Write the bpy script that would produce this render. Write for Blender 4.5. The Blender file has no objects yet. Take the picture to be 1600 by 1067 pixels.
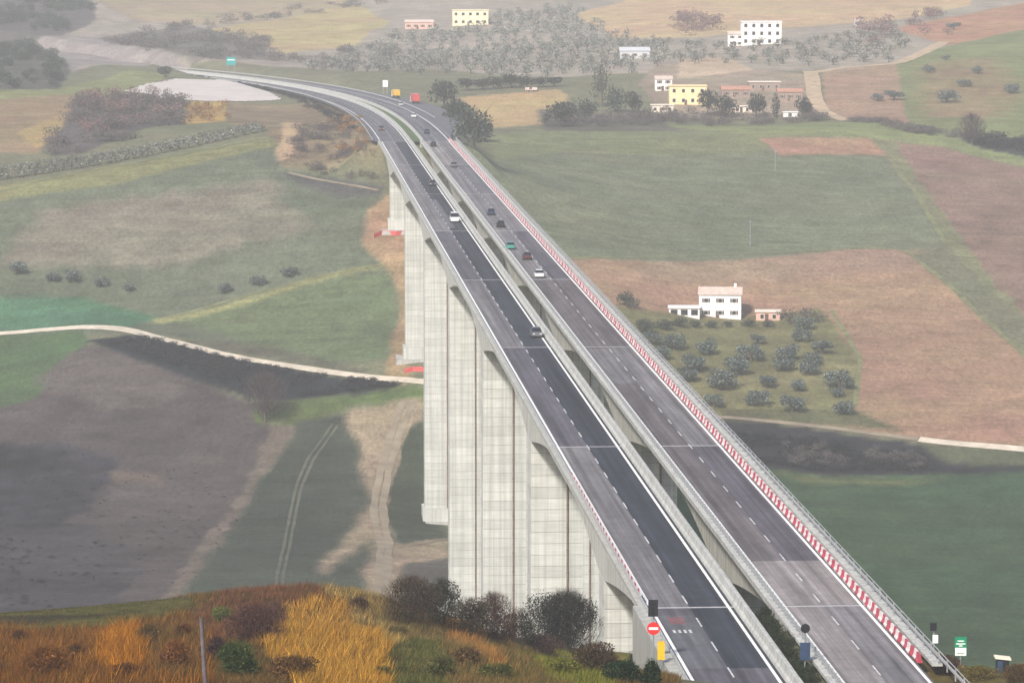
import bpy, math, random
import numpy as np
from mathutils import Vector, Matrix

# ------------------------------------------------------------------ camera, sky, sun, exposure
F, CX, CY, W = 5900.0, 800.0, 533.5, 1600.0       # focal length in photo pixels
CAMZ, DECK = 135.0, 70.0
PITCH = math.atan((CY + 115.0) / F)
sc = bpy.context.scene
cam = bpy.data.objects.new('camera', bpy.data.cameras.new('camera'))
sc.collection.objects.link(cam)
cam.location = (0, 0, CAMZ)
cam.rotation_euler = (math.pi / 2 - PITCH, 0, 0)
cam.data.sensor_width = 36.0
cam.data.lens = F / W * 36.0
cam.data.clip_start = 1.0
cam.data.clip_end = 9000.0
sc.camera = cam

SUN = Vector((-0.34, -0.70, 0.63)).normalized()
world = bpy.data.worlds.new('World'); sc.world = world; world.use_nodes = True
wn = world.node_tree
sky = wn.nodes.new('ShaderNodeTexSky'); sky.sky_type = 'NISHITA'; sky.sun_disc = False
sky.sun_elevation = math.asin(SUN.z); sky.sun_rotation = math.atan2(SUN.x, SUN.y)
sky.air_density = 1.0; sky.dust_density = 3.0; sky.ozone_density = 1.0
wn.links.new(sky.outputs[0], wn.nodes['Background'].inputs[0])
wn.nodes['Background'].inputs[1].default_value = 0.095
sun = bpy.data.objects.new('sun', bpy.data.lights.new('sun', 'SUN'))
sc.collection.objects.link(sun)
sun.data.energy = 3.0; sun.data.angle = math.radians(6); sun.data.color = (1.0, 0.94, 0.86)
sun.rotation_euler = SUN.to_track_quat('Z', 'Y').to_euler()
sun.location = (0, 0, 400)
vs = sc.view_settings
vs.view_transform = 'Standard'; vs.look = 'None'; vs.gamma = 1.0; vs.use_curve_mapping = False
vs.exposure = 0.70
HAZE_DENSITY = 0.000195
cy = sc.cycles
cy.use_denoising = True
try: cy.denoiser = 'OPENIMAGEDENOISE'
except Exception: pass
cy.max_bounces = 5; cy.diffuse_bounces = 2; cy.glossy_bounces = 2; cy.transmission_bounces = 3
cy.volume_bounces = 1; cy.transparent_max_bounces = 6

rng = np.random.default_rng(7)
random.seed(7)
COL = sc.collection

# ------------------------------------------------------------------ helpers
def lin(r, g, b):
    f = lambda v: (v / 255 / 12.92) if v / 255 <= 0.04045 else ((v / 255 + 0.055) / 1.055) ** 2.4
    return (f(r), f(g), f(b))

def tag(o, label=None, cat=None, group=None, kind=None):
    if label: o['label'] = label
    if cat: o['category'] = cat
    if group: o['group'] = group
    if kind: o['kind'] = kind
    return o

def link(name, data, parent=None, loc=None, rz=0.0):
    o = bpy.data.objects.new(name, data); COL.objects.link(o)
    if loc is not None: o.location = loc
    if rz: o.rotation_euler[2] = rz
    if parent is not None: o.parent = parent
    return o

def mesh(name, v, f, mats=(), cols=None, smooth=False, mi=None, uv=None):
    me = bpy.data.meshes.new(name)
    if isinstance(f, np.ndarray):
        f = np.ascontiguousarray(f, dtype=np.int32); k = f.shape[1]; n = len(f)
        v = np.asarray(v, dtype=np.float32)
        me.vertices.add(len(v)); me.vertices.foreach_set('co', v.ravel())
        me.loops.add(n * k); me.loops.foreach_set('vertex_index', f.ravel())
        me.polygons.add(n); me.polygons.foreach_set('loop_start', np.arange(0, n * k, k, dtype=np.int32))
        me.update(calc_edges=True)
    else:
        me.from_pydata([tuple(p) for p in v], [], f); me.update()
    for m in (mats if isinstance(mats, (list, tuple)) else [mats]): me.materials.append(m)
    if cols is not None:
        a = me.color_attributes.new('col', 'FLOAT_COLOR', 'POINT')
        c = np.ones((len(me.vertices), 4), dtype=np.float32); c[:, :3] = cols
        a.data.foreach_set('color', c.ravel())
    if mi is not None: me.polygons.foreach_set('material_index', np.asarray(mi, dtype=np.int32))
    if smooth: me.polygons.foreach_set('use_smooth', np.ones(len(me.polygons), dtype=bool))
    return me

class MB:
    """collects boxes, prisms, tubes into one mesh"""
    def __init__(s): s.v = []; s.f = []; s.m = []
    def add(s, v, f, m=0):
        b = len(s.v); s.v += [tuple(p) for p in v]; s.f += [tuple(i + b for i in q) for q in f]; s.m += [m] * len(f); return s
    def box(s, x0, x1, y0, y1, z0, z1, m=0):
        return s.add([(x0, y0, z0), (x1, y0, z0), (x1, y1, z0), (x0, y1, z0), (x0, y0, z1), (x1, y0, z1), (x1, y1, z1), (x0, y1, z1)],
                     [(0, 3, 2, 1), (4, 5, 6, 7), (0, 1, 5, 4), (1, 2, 6, 5), (2, 3, 7, 6), (3, 0, 4, 7)], m)
    def hexa(s, bot, top, m=0):
        n = len(bot)
        fs = [tuple(reversed(range(n))), tuple(range(n, 2 * n))] + [(i, (i + 1) % n, n + (i + 1) % n, n + i) for i in range(n)]
        return s.add(list(bot) + list(top), fs, m)
    def tube(s, p, q, r0, r1=None, n=6, m=0):
        r1 = r0 if r1 is None else r1
        p, q = Vector(p), Vector(q); d = (q - p).normalized()
        a = d.orthogonal().normalized(); b = d.cross(a)
        ring = lambda c, r: [c + a * (r * math.cos(2 * math.pi * i / n)) + b * (r * math.sin(2 * math.pi * i / n)) for i in range(n)]
        return s.hexa(ring(p, r0), ring(q, r1), m)
    def build(s, name, mats, parent=None, loc=None, rz=0, smooth=False):
        return link(name, mesh(name, s.v, s.f, mats, smooth=smooth, mi=s.m), parent, loc, rz)

# ------------------------------------------------------------------ materials
def mat(name, col, rough=0.85, noise=0.18, scale=1.0, bump=0.0, attr=False, metal=0.0, rand=0.0, stretch=None, spec=0.25, detail=6, trans=0.0):
    m = bpy.data.materials.new(name); m.use_nodes = True
    nt = m.node_tree; N = nt.nodes; L = nt.links; b = N['Principled BSDF']
    b.inputs['Roughness'].default_value = rough; b.inputs['Metallic'].default_value = metal
    b.inputs['Specular IOR Level'].default_value = spec
    tc = N.new('ShaderNodeTexCoord'); mp = N.new('ShaderNodeMapping')
    geo = N.new('ShaderNodeNewGeometry')
    L.new(geo.outputs['Position'], mp.inputs[0])
    if stretch: mp.inputs['Scale'].default_value = stretch
    nz = N.new('ShaderNodeTexNoise'); nz.inputs['Scale'].default_value = scale; nz.inputs['Detail'].default_value = detail
    nz.inputs['Roughness'].default_value = 0.65
    L.new(mp.outputs[0], nz.inputs['Vector'])
    if attr:
        at = N.new('ShaderNodeAttribute'); at.attribute_name = 'col'; src = at.outputs['Color']
    else:
        rgb = N.new('ShaderNodeRGB'); rgb.outputs[0].default_value = (*col, 1); src = rgb.outputs[0]
    mr = N.new('ShaderNodeMapRange'); mr.inputs['From Min'].default_value = 0.3; mr.inputs['From Max'].default_value = 0.7
    mr.inputs['To Min'].default_value = 1 - noise; mr.inputs['To Max'].default_value = 1 + noise
    L.new(nz.outputs['Fac'], mr.inputs['Value'])
    fac = mr.outputs[0]
    if rand:
        oi = N.new('ShaderNodeObjectInfo'); m2 = N.new('ShaderNodeMapRange')
        m2.inputs['To Min'].default_value = 1 - rand; m2.inputs['To Max'].default_value = 1 + rand
        L.new(oi.outputs['Random'], m2.inputs['Value'])
        mu = N.new('ShaderNodeMath'); mu.operation = 'MULTIPLY'; L.new(fac, mu.inputs[0]); L.new(m2.outputs[0], mu.inputs[1]); fac = mu.outputs[0]
    vm = N.new('ShaderNodeVectorMath'); vm.operation = 'SCALE'
    L.new(src, vm.inputs[0]); L.new(fac, vm.inputs['Scale'])
    L.new(vm.outputs[0], b.inputs['Base Color'])
    if bump:
        bp = N.new('ShaderNodeBump'); bp.inputs['Strength'].default_value = bump; bp.inputs['Distance'].default_value = 0.5
        L.new(nz.outputs['Fac'], bp.inputs['Height']); L.new(bp.outputs[0], b.inputs['Normal'])
    if trans:
        t = N.new('ShaderNodeBsdfTranslucent'); L.new(vm.outputs[0], t.inputs[0])
        mx = N.new('ShaderNodeMixShader'); mx.inputs[0].default_value = trans
        L.new(b.outputs[0], mx.inputs[1]); L.new(t.outputs[0], mx.inputs[2]); L.new(mx.outputs[0], N['Material Output'].inputs[0])
    return m

def concrete_mat(name, col, streak=0.25, rand=0.0, band=False):
    """board-marked concrete with vertical rain streaks, blotches"""
    m = mat(name, col, rough=0.9, noise=0.10, scale=0.35, rand=rand)
    nt = m.node_tree; N = nt.nodes; L = nt.links; b = N['Principled BSDF']
    src = b.inputs['Base Color'].links[0].from_socket
    geo = N.new('ShaderNodeNewGeometry'); mp = N.new('ShaderNodeMapping'); mp.inputs['Scale'].default_value = (2.2, 2.2, 0.035)
    L.new(geo.outputs['Position'], mp.inputs[0])
    nz = N.new('ShaderNodeTexNoise'); nz.inputs['Scale'].default_value = 1.0; nz.inputs['Detail'].default_value = 4
    L.new(mp.outputs[0], nz.inputs['Vector'])
    mr = N.new('ShaderNodeMapRange'); mr.inputs['From Min'].default_value = 0.35; mr.inputs['From Max'].default_value = 0.62
    mr.inputs['To Min'].default_value = 1 - streak; mr.inputs['To Max'].default_value = 1.03
    L.new(nz.outputs['Fac'], mr.inputs['Value'])
    vm = N.new('ShaderNodeVectorMath'); vm.operation = 'SCALE'
    L.new(src, vm.inputs[0]); L.new(mr.outputs[0], vm.inputs['Scale'])
    out = vm.outputs[0]
    if band:   # fine board marks
        mp2 = N.new('ShaderNodeMapping'); mp2.inputs['Scale'].default_value = (0.25, 0.25, 7.0)
        L.new(geo.outputs['Position'], mp2.inputs[0])
        n2 = N.new('ShaderNodeTexNoise'); n2.inputs['Scale'].default_value = 1.0; n2.inputs['Detail'].default_value = 2
        L.new(mp2.outputs[0], n2.inputs['Vector'])
        m3 = N.new('ShaderNodeMapRange'); m3.inputs['From Min'].default_value = 0.3; m3.inputs['From Max'].default_value = 0.7
        m3.inputs['To Min'].default_value = 0.90; m3.inputs['To Max'].default_value = 1.06
        L.new(n2.outputs['Fac'], m3.inputs['Value'])
        v3 = N.new('ShaderNodeVectorMath'); v3.operation = 'SCALE'; L.new(out, v3.inputs[0]); L.new(m3.outputs[0], v3.inputs['Scale']); out = v3.outputs[0]
    L.new(out, b.inputs['Base Color'])
    return m

M = {}
M['pier'] = concrete_mat('pier_concrete', (0.535, 0.545, 0.515), 0.22, rand=0.09, band=True)
M['core'] = mat('dark_joint_concrete', (0.27, 0.26, 0.23), noise=0.2)  # darker concrete core that shows in the joints between pour lifts
M['girder'] = concrete_mat('girder_concrete', (0.54, 0.54, 0.50), 0.34)
M['barrier'] = concrete_mat('barrier_concrete', (0.47, 0.475, 0.455), 0.30)
M['kerb'] = concrete_mat('kerb_concrete', (0.40, 0.40, 0.375), 0.25)
M['dash'] = mat('worn_dash_paint', (0.52, 0.52, 0.52), rough=0.7, noise=0.45, scale=1.2)
M['white'] = mat('road_paint', (0.80, 0.80, 0.78), rough=0.6, noise=0.22, scale=1.5)
M['steel'] = mat('galvanised_steel', (0.52, 0.53, 0.54), rough=0.45, metal=0.35, noise=0.15, scale=0.8)
M['post'] = mat('rail_post_steel', (0.28, 0.29, 0.30), rough=0.6, metal=0.2)
M['rust'] = mat('rusty_pipe', (0.19, 0.145, 0.115), noise=0.35, scale=0.6)
M['joint'] = mat('joint_steel', (0.45, 0.44, 0.44), rough=0.6)
M['red'] = mat('red_plastic', (0.42, 0.055, 0.085), rough=0.5, noise=0.15)
M['whitep'] = mat('white_plastic', (0.68, 0.62, 0.62), rough=0.5, noise=0.10)
M['redmesh'] = mat('red_netting', (0.62, 0.09, 0.09), rough=0.8, noise=0.25)
M['black'] = mat('black_metal', (0.015, 0.016, 0.022), rough=0.5, noise=0.1)
M['terrain'] = None

def asphalt(name, col):
    """asphalt with lengthwise wheel-track wear, the road heads along its own direction"""
    m = mat(name, col, rough=0.88, noise=0.14, scale=0.6, rand=0.0)
    nt = m.node_tree; N = nt.nodes; L = nt.links; b = N['Principled BSDF']
    src = b.inputs['Base Color'].links[0].from_socket
    at = N.new('ShaderNodeAttribute'); at.attribute_name = 'tu'
    mp = N.new('ShaderNodeMapping'); mp.inputs['Scale'].default_value = (0.007, 1.25, 1)
    L.new(at.outputs['Vector'], mp.inputs[0])
    nz = N.new('ShaderNodeTexNoise'); nz.inputs['Scale'].default_value = 1.0; nz.inputs['Detail'].default_value = 5; nz.inputs['Roughness'].default_value = 0.6
    L.new(mp.outputs[0], nz.inputs['Vector'])
    mr = N.new('ShaderNodeMapRange'); mr.inputs['From Min'].default_value = 0.3; mr.inputs['From Max'].default_value = 0.7
    mr.inputs['To Min'].default_value = 0.48; mr.inputs['To Max'].default_value = 1.5
    L.new(nz.outputs['Fac'], mr.inputs['Value'])
    mp2 = N.new('ShaderNodeMapping'); mp2.inputs['Scale'].default_value = (0.05, 0.35, 1); L.new(at.outputs['Vector'], mp2.inputs[0])
    n2 = N.new('ShaderNodeTexNoise'); n2.inputs['Scale'].default_value = 1.0; n2.inputs['Detail'].default_value = 6; n2.inputs['Roughness'].default_value = 0.7; L.new(mp2.outputs[0], n2.inputs['Vector'])
    m2 = N.new('ShaderNodeMapRange'); m2.inputs['From Min'].default_value = 0.3; m2.inputs['From Max'].default_value = 0.7; m2.inputs['To Min'].default_value = 0.68; m2.inputs['To Max'].default_value = 1.32
    L.new(n2.outputs['Fac'], m2.inputs['Value'])
    mu = N.new('ShaderNodeMath'); mu.operation = 'MULTIPLY'; L.new(mr.outputs[0], mu.inputs[0]); L.new(m2.outputs[0], mu.inputs[1])
    vm = N.new('ShaderNodeVectorMath'); vm.operation = 'SCALE'
    L.new(src, vm.inputs[0]); L.new(mu.outputs[0], vm.inputs['Scale']); L.new(vm.outputs[0], b.inputs['Base Color'])
    return m
ASP = {'light': asphalt('asphalt_worn', (0.155, 0.147, 0.156)), 'mid': asphalt('asphalt_mid', (0.090, 0.084, 0.100)),
       'dark': asphalt('asphalt_new', (0.033, 0.037, 0.049)), 'warm': asphalt('asphalt_warm', (0.112, 0.100, 0.106)),
       'far': asphalt('asphalt_far', (0.11, 0.11, 0.125)), 'pale': asphalt('asphalt_pale', (0.21, 0.19, 0.19))}

# ------------------------------------------------------------------ pixel <-> world (only used to find where things stand)
sp, cp = math.sin(PITCH), math.cos(PITCH)
def ray(x, y):
    a = (x - CX) / F; b = -(y - CY) / F
    d = np.array([a, cp + b * sp, -sp + b * cp]); return d / d[1]          # per metre of Y
def at(x, y, Y):
    d = ray(x, y); return np.array([d[0] * Y, Y, CAMZ + d[2] * Y])
def proj(X, Y, Z):
    Z = Z - CAMZ; dep = Y * cp - Z * sp; up = Y * sp + Z * cp
    return CX + F * X / dep, CY - F * up / dep

# ------------------------------------------------------------------ road line: t metres along, u metres to the right of the left edge line
HEAD = math.atan((407 - CX) / F / cp)
_p = at(1012.7, 942, 360.0)
DX, DY = math.sin(HEAD), math.cos(HEAD)
P0 = np.array([_p[0] - (360 - 300) * DX / DY, 300.0])
TC, KR, KMAX = 820.0, 2.5e-6, 0.001                        # left-hand transition curve: begins, sharpening, sharpest
_ti = np.arange(-80.0, 2000.0, 2.0)
_ki = np.minimum(np.maximum(_ti - TC, 0.0) * KR, KMAX)
_hi = HEAD - np.cumsum(_ki) * 2.0
_xi = np.cumsum(np.sin(_hi)) * 2.0; _yi = np.cumsum(np.cos(_hi)) * 2.0
_xi += P0[0] - np.interp(0.0, _ti, _xi); _yi += P0[1] - np.interp(0.0, _ti, _yi)
def road(t):
    t = np.asarray(t, dtype=float); h = np.interp(t, _ti, _hi)
    return np.interp(t, _ti, _xi), np.interp(t, _ti, _yi), np.sin(h), np.cos(h)
def pu(t, u, z):
    X, Y, hx, hy = road(t)
    return np.stack([X + hy * u, Y - hx * u, np.broadcast_to(np.asarray(z, dtype=float), np.shape(X))], -1)
def t_of_y(Y): return (Y - 300.0) / DY
T_END = 1560.0
_tt = np.arange(-60, T_END + 300, 6.0); _rx, _ry, _hx, _hy = road(_tt)
def tu_of(X, Y):
    """t, u of plan points (nearest sample of the road line)"""
    X = np.asarray(X, float).ravel(); Y = np.asarray(Y, float).ravel(); T = np.empty_like(X); U = np.empty_like(X)
    for i in range(0, len(X), 20000):
        x, y = X[i:i + 20000, None], Y[i:i + 20000, None]
        k = np.argmin((x - _rx) ** 2 + (y - _ry) ** 2, 1)
        dx, dy = x[:, 0] - _rx[k], y[:, 0] - _ry[k]
        T[i:i + 20000] = _tt[k] + dx * _hx[k] + dy * _hy[k]; U[i:i + 20000] = dx * _hy[k] - dy * _hx[k]
    return T, U
SPAN = 112.6 / DY
T_A0 = t_of_y(357.5)
T_PIER = [T_A0 + SPAN * (k + 0.5) for k in range(7)]
T_A1 = T_A0 + SPAN * 7

# ------------------------------------------------------------------ terrain height (smooth surface through surveyed points)
cpx = [(0,900,780),(200,880,790),(420,900,770),(0,780,880),(300,780,880),(600,800,862),(0,680,935),(300,680,935),(550,680,930),(150,540,1000),(250,560,985),
 (450,600,965),(640,600,955),(450,640,948),(0,600,985),(0,500,1040),(300,500,1030),(560,500,1020),(0,420,1070),(300,420,1065),(560,420,1055),(0,340,1110),
 (300,340,1105),(560,340,1098),(0,285,1150),(300,240,1180),(420,210,1205),(0,250,1190),(0,200,1280),(200,200,1250),(100,150,1380),(250,160,1390),(0,120,1550),
 (150,110,1600),(330,140,1500),(450,143,1490),(0,60,1850),(200,60,1900),(400,60,1900),(0,0,2150),(400,0,2200),(800,0,2150),(1200,0,2050),(1600,0,1950),(450,30,2050),
 (735,45,1900),(655,48,1880),(650,90,1750),(800,90,1700),(800,130,1550),(600,115,1660),(800,160,1430),(800,200,1330),(770,230,1260),(850,280,1180),(830,330,1130),
 (900,390,1080),(960,470,1030),(1050,560,985),(1120,640,945),(1150,670,930),(1300,672,930),(1600,700,915),(1300,738,905),(1500,740,905),(1300,800,860),(1550,850,830),
 (1550,950,760),(1125,497,1035),(1300,560,990),(1500,600,970),(1350,470,1050),(1590,480,1050),(1300,390,1110),(1590,390,1120),(1200,300,1200),(1450,300,1210),
 (1590,260,1280),(1000,230,1290),(1200,215,1310),(1400,200,1340),(1590,220,1320),(950,185,1380),(1100,185,1390),(1280,180,1400),(1050,120,1500),(1300,120,1520),
 (1590,150,1450),(1450,110,1550),(1180,70,1680),(990,95,1640),(1590,60,1700),(1400,60,1720),
 # near hillside
 (0,966,345),(120,964,345),(240,960,345),(380,934,340),(480,914,335),(560,922,338),(650,955,358),(760,990,375),(880,1015,395),(950,1020,412),(0,1010,285),(200,1005,285),(450,985,280),(600,1000,290),(0,1067,230),(300,1067,230),(500,1067,225),
 (700,1067,240),(900,1067,300),(850,1040,335),(960,1062,352),(1560,1052,335),(1480,1046,345),(1640,1050,330)]
cw = [tuple(at(*c)) for c in cpx]
cw += [(-700,2700,118),(-300,2700,118),(0,2700,120),(300,2700,120),(700,2700,122),(-900,3400,152),(-300,3400,155),(300,3400,155),(900,3400,158)]
for Y, z in ((527,20),(640,0),(750,-3),(861,-1.5),(973,23.5),(1084,46.5),(1140,61)):
    for u in (4.0, 17.0, 32.0 if Y < 1000 else 30.0): cw.append((*pu(t_of_y(Y), u, z)[:2], z + (0.5 if u > 30 else 0)))
cw += [(-90,640,-1),(120,640,-3),(130,527,12),(-80,527,16),(-57,420,51),(-28,420,54),(-62,480,33),(-20,480,35),(5,470,38),(60,300,71.5),(95,330,64),(95,420,42),(110,500,18),(80,250,80),
       (-60,100,106),(60,100,106),(0,150,99),(0,60,116),(0,10,130.5),(-100,0,128),(100,0,128),(0,-120,140),
       (-300,860,5),(350,860,-1),(-350,640,5),(400,640,0),(-400,1100,52),(450,1100,42),(-500,1500,78),(600,1500,76),(-800,1100,60),(900,1100,55),(-150,345,66),(-150,230,85),(170,345,52),(-900,2000,90),(900,2000,95),
       (-600,500,20),(600,500,10),(-700,100,90),(700,100,90)]
cw = np.array(cw)
SX = 200.0
def _phi(r2): return np.where(r2 > 1e-12, r2 * np.log(np.maximum(r2, 1e-12)) * 0.5, 0.0)
A_ = cw[:, :2] / SX; n_ = len(A_)
K_ = _phi(((A_[:, None] - A_[None]) ** 2).sum(-1)) + np.eye(n_) * 0.002
Pm = np.c_[np.ones(n_), A_]
Ls = np.block([[K_, Pm], [Pm.T, np.zeros((3, 3))]])
sol = np.linalg.solve(Ls, np.r_[cw[:, 2], 0, 0, 0])
def sstep(a, b, x):
    t = np.clip((x - a) / (b - a), 0, 1); return t * t * (3 - 2 * t)
_sw = np.random.default_rng(3); SWAVE = [(_sw.uniform(-1, 1) * k, _sw.uniform(-1, 1) * k, _sw.uniform(0, 6.3), 0.16 / k ** 0.85) for k in (0.02, 0.03, 0.045, 0.06, 0.09, 0.13, 0.2) for _ in range(3)]
def height(X, Y):
    X = np.atleast_1d(np.asarray(X, float)); Y = np.atleast_1d(np.asarray(Y, float)); sh = X.shape
    X = X.ravel(); Y = Y.ravel(); z = np.empty_like(X)
    for i in range(0, len(X), 20000):
        q = np.c_[X[i:i + 20000], Y[i:i + 20000]] / SX
        z[i:i + 20000] = _phi(((q[:, None] - A_[None]) ** 2).sum(-1)) @ sol[:n_] + sol[n_] + q @ sol[n_ + 1:]
    amp = np.clip(Y / 1500, 0.12, 1.0) * 0.12
    for a, b, c, d in SWAVE: z += d * amp * np.sin(a * X + b * Y + c)
    z = np.where(Y > 470, np.maximum(z, -5), z)
    T, U = tu_of(X, Y)
    near = (T < T_A0 - 1.2); far = T > T_A1 - 3
    dist = np.where(near, np.maximum(np.maximum(0.4 - U, 0) * 9, np.maximum(U - 23.2, 0) * 2.2), np.maximum(np.maximum(-2.6 - U, U - 24.4), 0))
    # approach embankments carry the road at both ends; under the spans the ground stays below the girders
    w = 1 - sstep(0, 14, dist)
    base = np.where(near | far, 68.9, z)
    gate = np.where(near, sstep(-45, -15, T), np.where(far, 1.0, 0.0))
    z = z * (1 - w * gate) + base * w * gate
    w2 = (1 - sstep(0, 22, dist))
    span_cap = np.where((T > T_A0) & (T < T_A1), 60.0 + 8 * (1 - sstep(0, 16, T - T_A0)) + 8 * (1 - sstep(0, 14, T_A1 - T)), 1e3)
    z = np.where(w2 > 0.3, np.minimum(z, span_cap), z)
    return z.reshape(sh)
def hz(X, Y): return float(height(X, Y)[0])
def gp(x, y, ymin=560.0, ymax=3300.0):
    """ground point seen through a photo pixel, beyond ymin"""
    d = ray(x, y); Ys = np.arange(ymin, ymax, 4.0)
    g = CAMZ + d[2] * Ys - height(d[0] * Ys, Ys)
    k = np.nonzero(g < 0)[0]
    if len(k) == 0: Y = ymax
    elif k[0] == 0: Y = ymin
    else:
        a, b = g[k[0] - 1], g[k[0]]; Y = Ys[k[0] - 1] + 4.0 * a / (a - b)
    return np.array([d[0] * Y, Y, hz(d[0] * Y, Y)])
def gpoly(pts, ymin=560.0, ymax=3300.0): return np.array([gp(x, y, ymin, ymax)[:2] for x, y in pts])
def inside(poly, X, Y):
    r = np.zeros(X.shape, bool); n = len(poly)
    for i in range(n):
        x0, y0 = poly[i]; x1, y1 = poly[(i + 1) % n]
        c = (y0 > Y) != (y1 > Y)
        with np.errstate(divide='ignore', invalid='ignore'):
            r ^= c & (X < (x1 - x0) * (Y - y0) / (y1 - y0) + x0)
    return r
def wob(X, Y, s, seed):
    r = np.random.default_rng(seed); o = np.zeros_like(X)
    for k in range(6):
        a = r.uniform(0, 6.3); f = s * r.uniform(0.5, 2.2); o += np.sin((np.cos(a) * X + np.sin(a) * Y) * f + r.uniform(0, 6.3))
    return o / 6

# ------------------------------------------------------------------ terrain sheet
SOIL = {}
def field(poly, col, var=0.0, edge=1.5, ymin=560.0, ymax=3300.0): FIELDS.append((gpoly(poly, ymin, ymax), np.array(col), var, edge))
FIELDS = []
BASE = (0.150, 0.150, 0.095)
# far hillside
field([(-60,140),(-60,-40),(1700,-40),(1700,140),(1300,110),(900,120),(700,110),(300,100)], (0.290,0.255,0.215), 0.2, ymin=1450)
field([(330,45),(560,8),(610,35),(560,70),(440,84)], (0.36,0.29,0.155), 0.1, ymin=1450)
field([(900,22),(1050,-10),(1500,-30),(1520,8),(1400,32),(1100,58),(960,60)], (0.44,0.32,0.20), 0.12, ymin=1450)
field([(1400,45),(1600,5),(1700,0),(1700,40),(1600,48),(1480,72)], (0.34,0.185,0.125), 0.2, ymin=1400)
field([(150,0),(330,-20),(560,-20),(540,12),(330,40),(200,30)], (0.31,0.25,0.165), 0.2, ymin=1450)
field([(-40,-40),(140,-40),(150,30),(90,60),(-40,70)], (0.095,0.085,0.085), 0.3, ymin=1450)
field([(60,62),(200,60),(280,100),(230,104),(140,100),(60,130),(60,90)], (0.25,0.225,0.215), 0.15, ymin=1400)
field([(-40,70),(60,66),(110,110),(90,140),(-40,142)], (0.085,0.085,0.075), 0.3, ymin=1400)
field([(150,60),(300,40),(400,60),(430,95),(300,100)], (0.135,0.125,0.11), 0.3, ymin=1450)
field([(-40,140),(90,140),(200,108),(270,118),(190,145),(130,165),(-40,190)], (0.20,0.21,0.10), 0.15, ymin=1200)
field([(-40,160),(140,150),(120,180),(60,240),(-40,235)], (0.25,0.185,0.115), 0.2, ymin=1150)
field([(30,210),(120,165),(135,185),(60,235)], (0.33,0.24,0.12), 0.2, ymin=1150)
field([(120,150),(290,150),(290,195),(130,240),(80,245)], (0.085,0.075,0.075), 0.3, ymin=1150)
field([(290,160),(358,155),(355,190),(290,195)], (0.38,0.26,0.10), 0.2, ymin=1150)
field([(355,160),(580,160),(600,260),(430,262),(420,205),(360,195)], (0.20,0.155,0.10), 0.35, ymin=1120)
field([(440,192),(470,192),(462,240),(420,262),(412,245),(440,220)], (0.40,0.29,0.185), 0.1, edge=0.8, ymin=1120)
# left meadows
field([(-60,300),(120,268),(425,213),(440,265),(600,292),(615,330),(625,560),(480,570),(250,522),(-60,524)], (0.112,0.130,0.088), 0.18, ymin=900)
field([(60,330),(420,280),(480,360),(250,420),(-20,420)], (0.170,0.156,0.120), 0.18, edge=9, ymin=900)
field([(-60,300),(120,270),(425,216),(430,228),(180,288),(-60,325)], (0.20,0.20,0.095), 0.1, edge=3, ymin=900)
field([(-60,462),(130,464),(250,496),(205,511),(-60,516)], (0.060,0.135,0.078), 0.15, ymin=900)
field([(255,498),(470,442),(612,425),(622,560),(520,562),(400,540)], (0.112,0.142,0.076), 0.18, ymin=900)
field([(232,500),(480,436),(600,412),(600,417),(480,443),(250,504)], (0.26,0.255,0.12), 0.1, edge=1.0, ymin=900)
field([(575,330),(612,300),(640,300),(640,600),(600,590),(628,470),(612,430),(565,380)], (0.31,0.215,0.135), 0.3, ymin=880)
field([(440,270),(600,292),(600,305),(540,310),(470,290)], (0.075,0.075,0.07), 0.2, ymin=900)
field([(-60,518),(130,516),(140,535),(110,580),(60,630),(-60,660)], (0.065,0.105,0.045), 0.2, ymin=860)
# lower left soil
field([(-60,650),(60,620),(130,540),(230,552),(330,600),(400,632),(480,655),(415,740),(270,960),(-60,980)], (0.070,0.058,0.056), 0.3, ymin=640)
field([(40,600),(130,545),(260,570),(330,610),(180,640)], (0.105,0.090,0.082), 0.2, edge=6, ymin=800)
field([(-60,700),(90,690),(190,712),(170,770),(110,815),(40,840),(-60,830)], (0.024,0.023,0.028), 1.0, edge=8, ymin=640)
field([(-60,840),(120,820),(220,860),(200,960),(-60,980)], (0.046,0.041,0.045), 0.5, edge=10, ymin=640)
field([(420,660),(480,655),(415,740),(330,860),(270,960),(240,960),(330,830)], (0.135,0.110,0.090), 0.2, edge=4, ymin=640)
field([(165,735),(210,731),(255,738),(240,752),(185,751)], (0.120,0.092,0.074), 0.3, edge=7, ymin=640)
field([(400,625),(520,620),(650,602),(670,606),(665,625),(560,632),(470,665),(400,660)], (0.095,0.125,0.045), 0.2, ymin=800)
field([(465,658),(560,640),(640,640),(670,660),(700,830),(705,960),(270,960),(400,760)], (0.050,0.062,0.044), 0.35, ymin=640)
field([(540,645),(665,618),(665,660),(640,690),(610,790),(620,850),(700,840),(705,875),(630,880),(622,960),(560,960),(585,840),(500,900),(490,890),(580,780),(560,700)], (0.27,0.215,0.155), 0.35, edge=3, ymin=640)
field([(640,665),(665,655),(665,800),(700,838),(640,838),(606,815),(612,760)], (0.042,0.055,0.033), 0.3, ymin=640)
field([(630,885),(705,870),(705,960),(630,960)], (0.085,0.08,0.07), 0.25, ymin=600)
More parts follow.
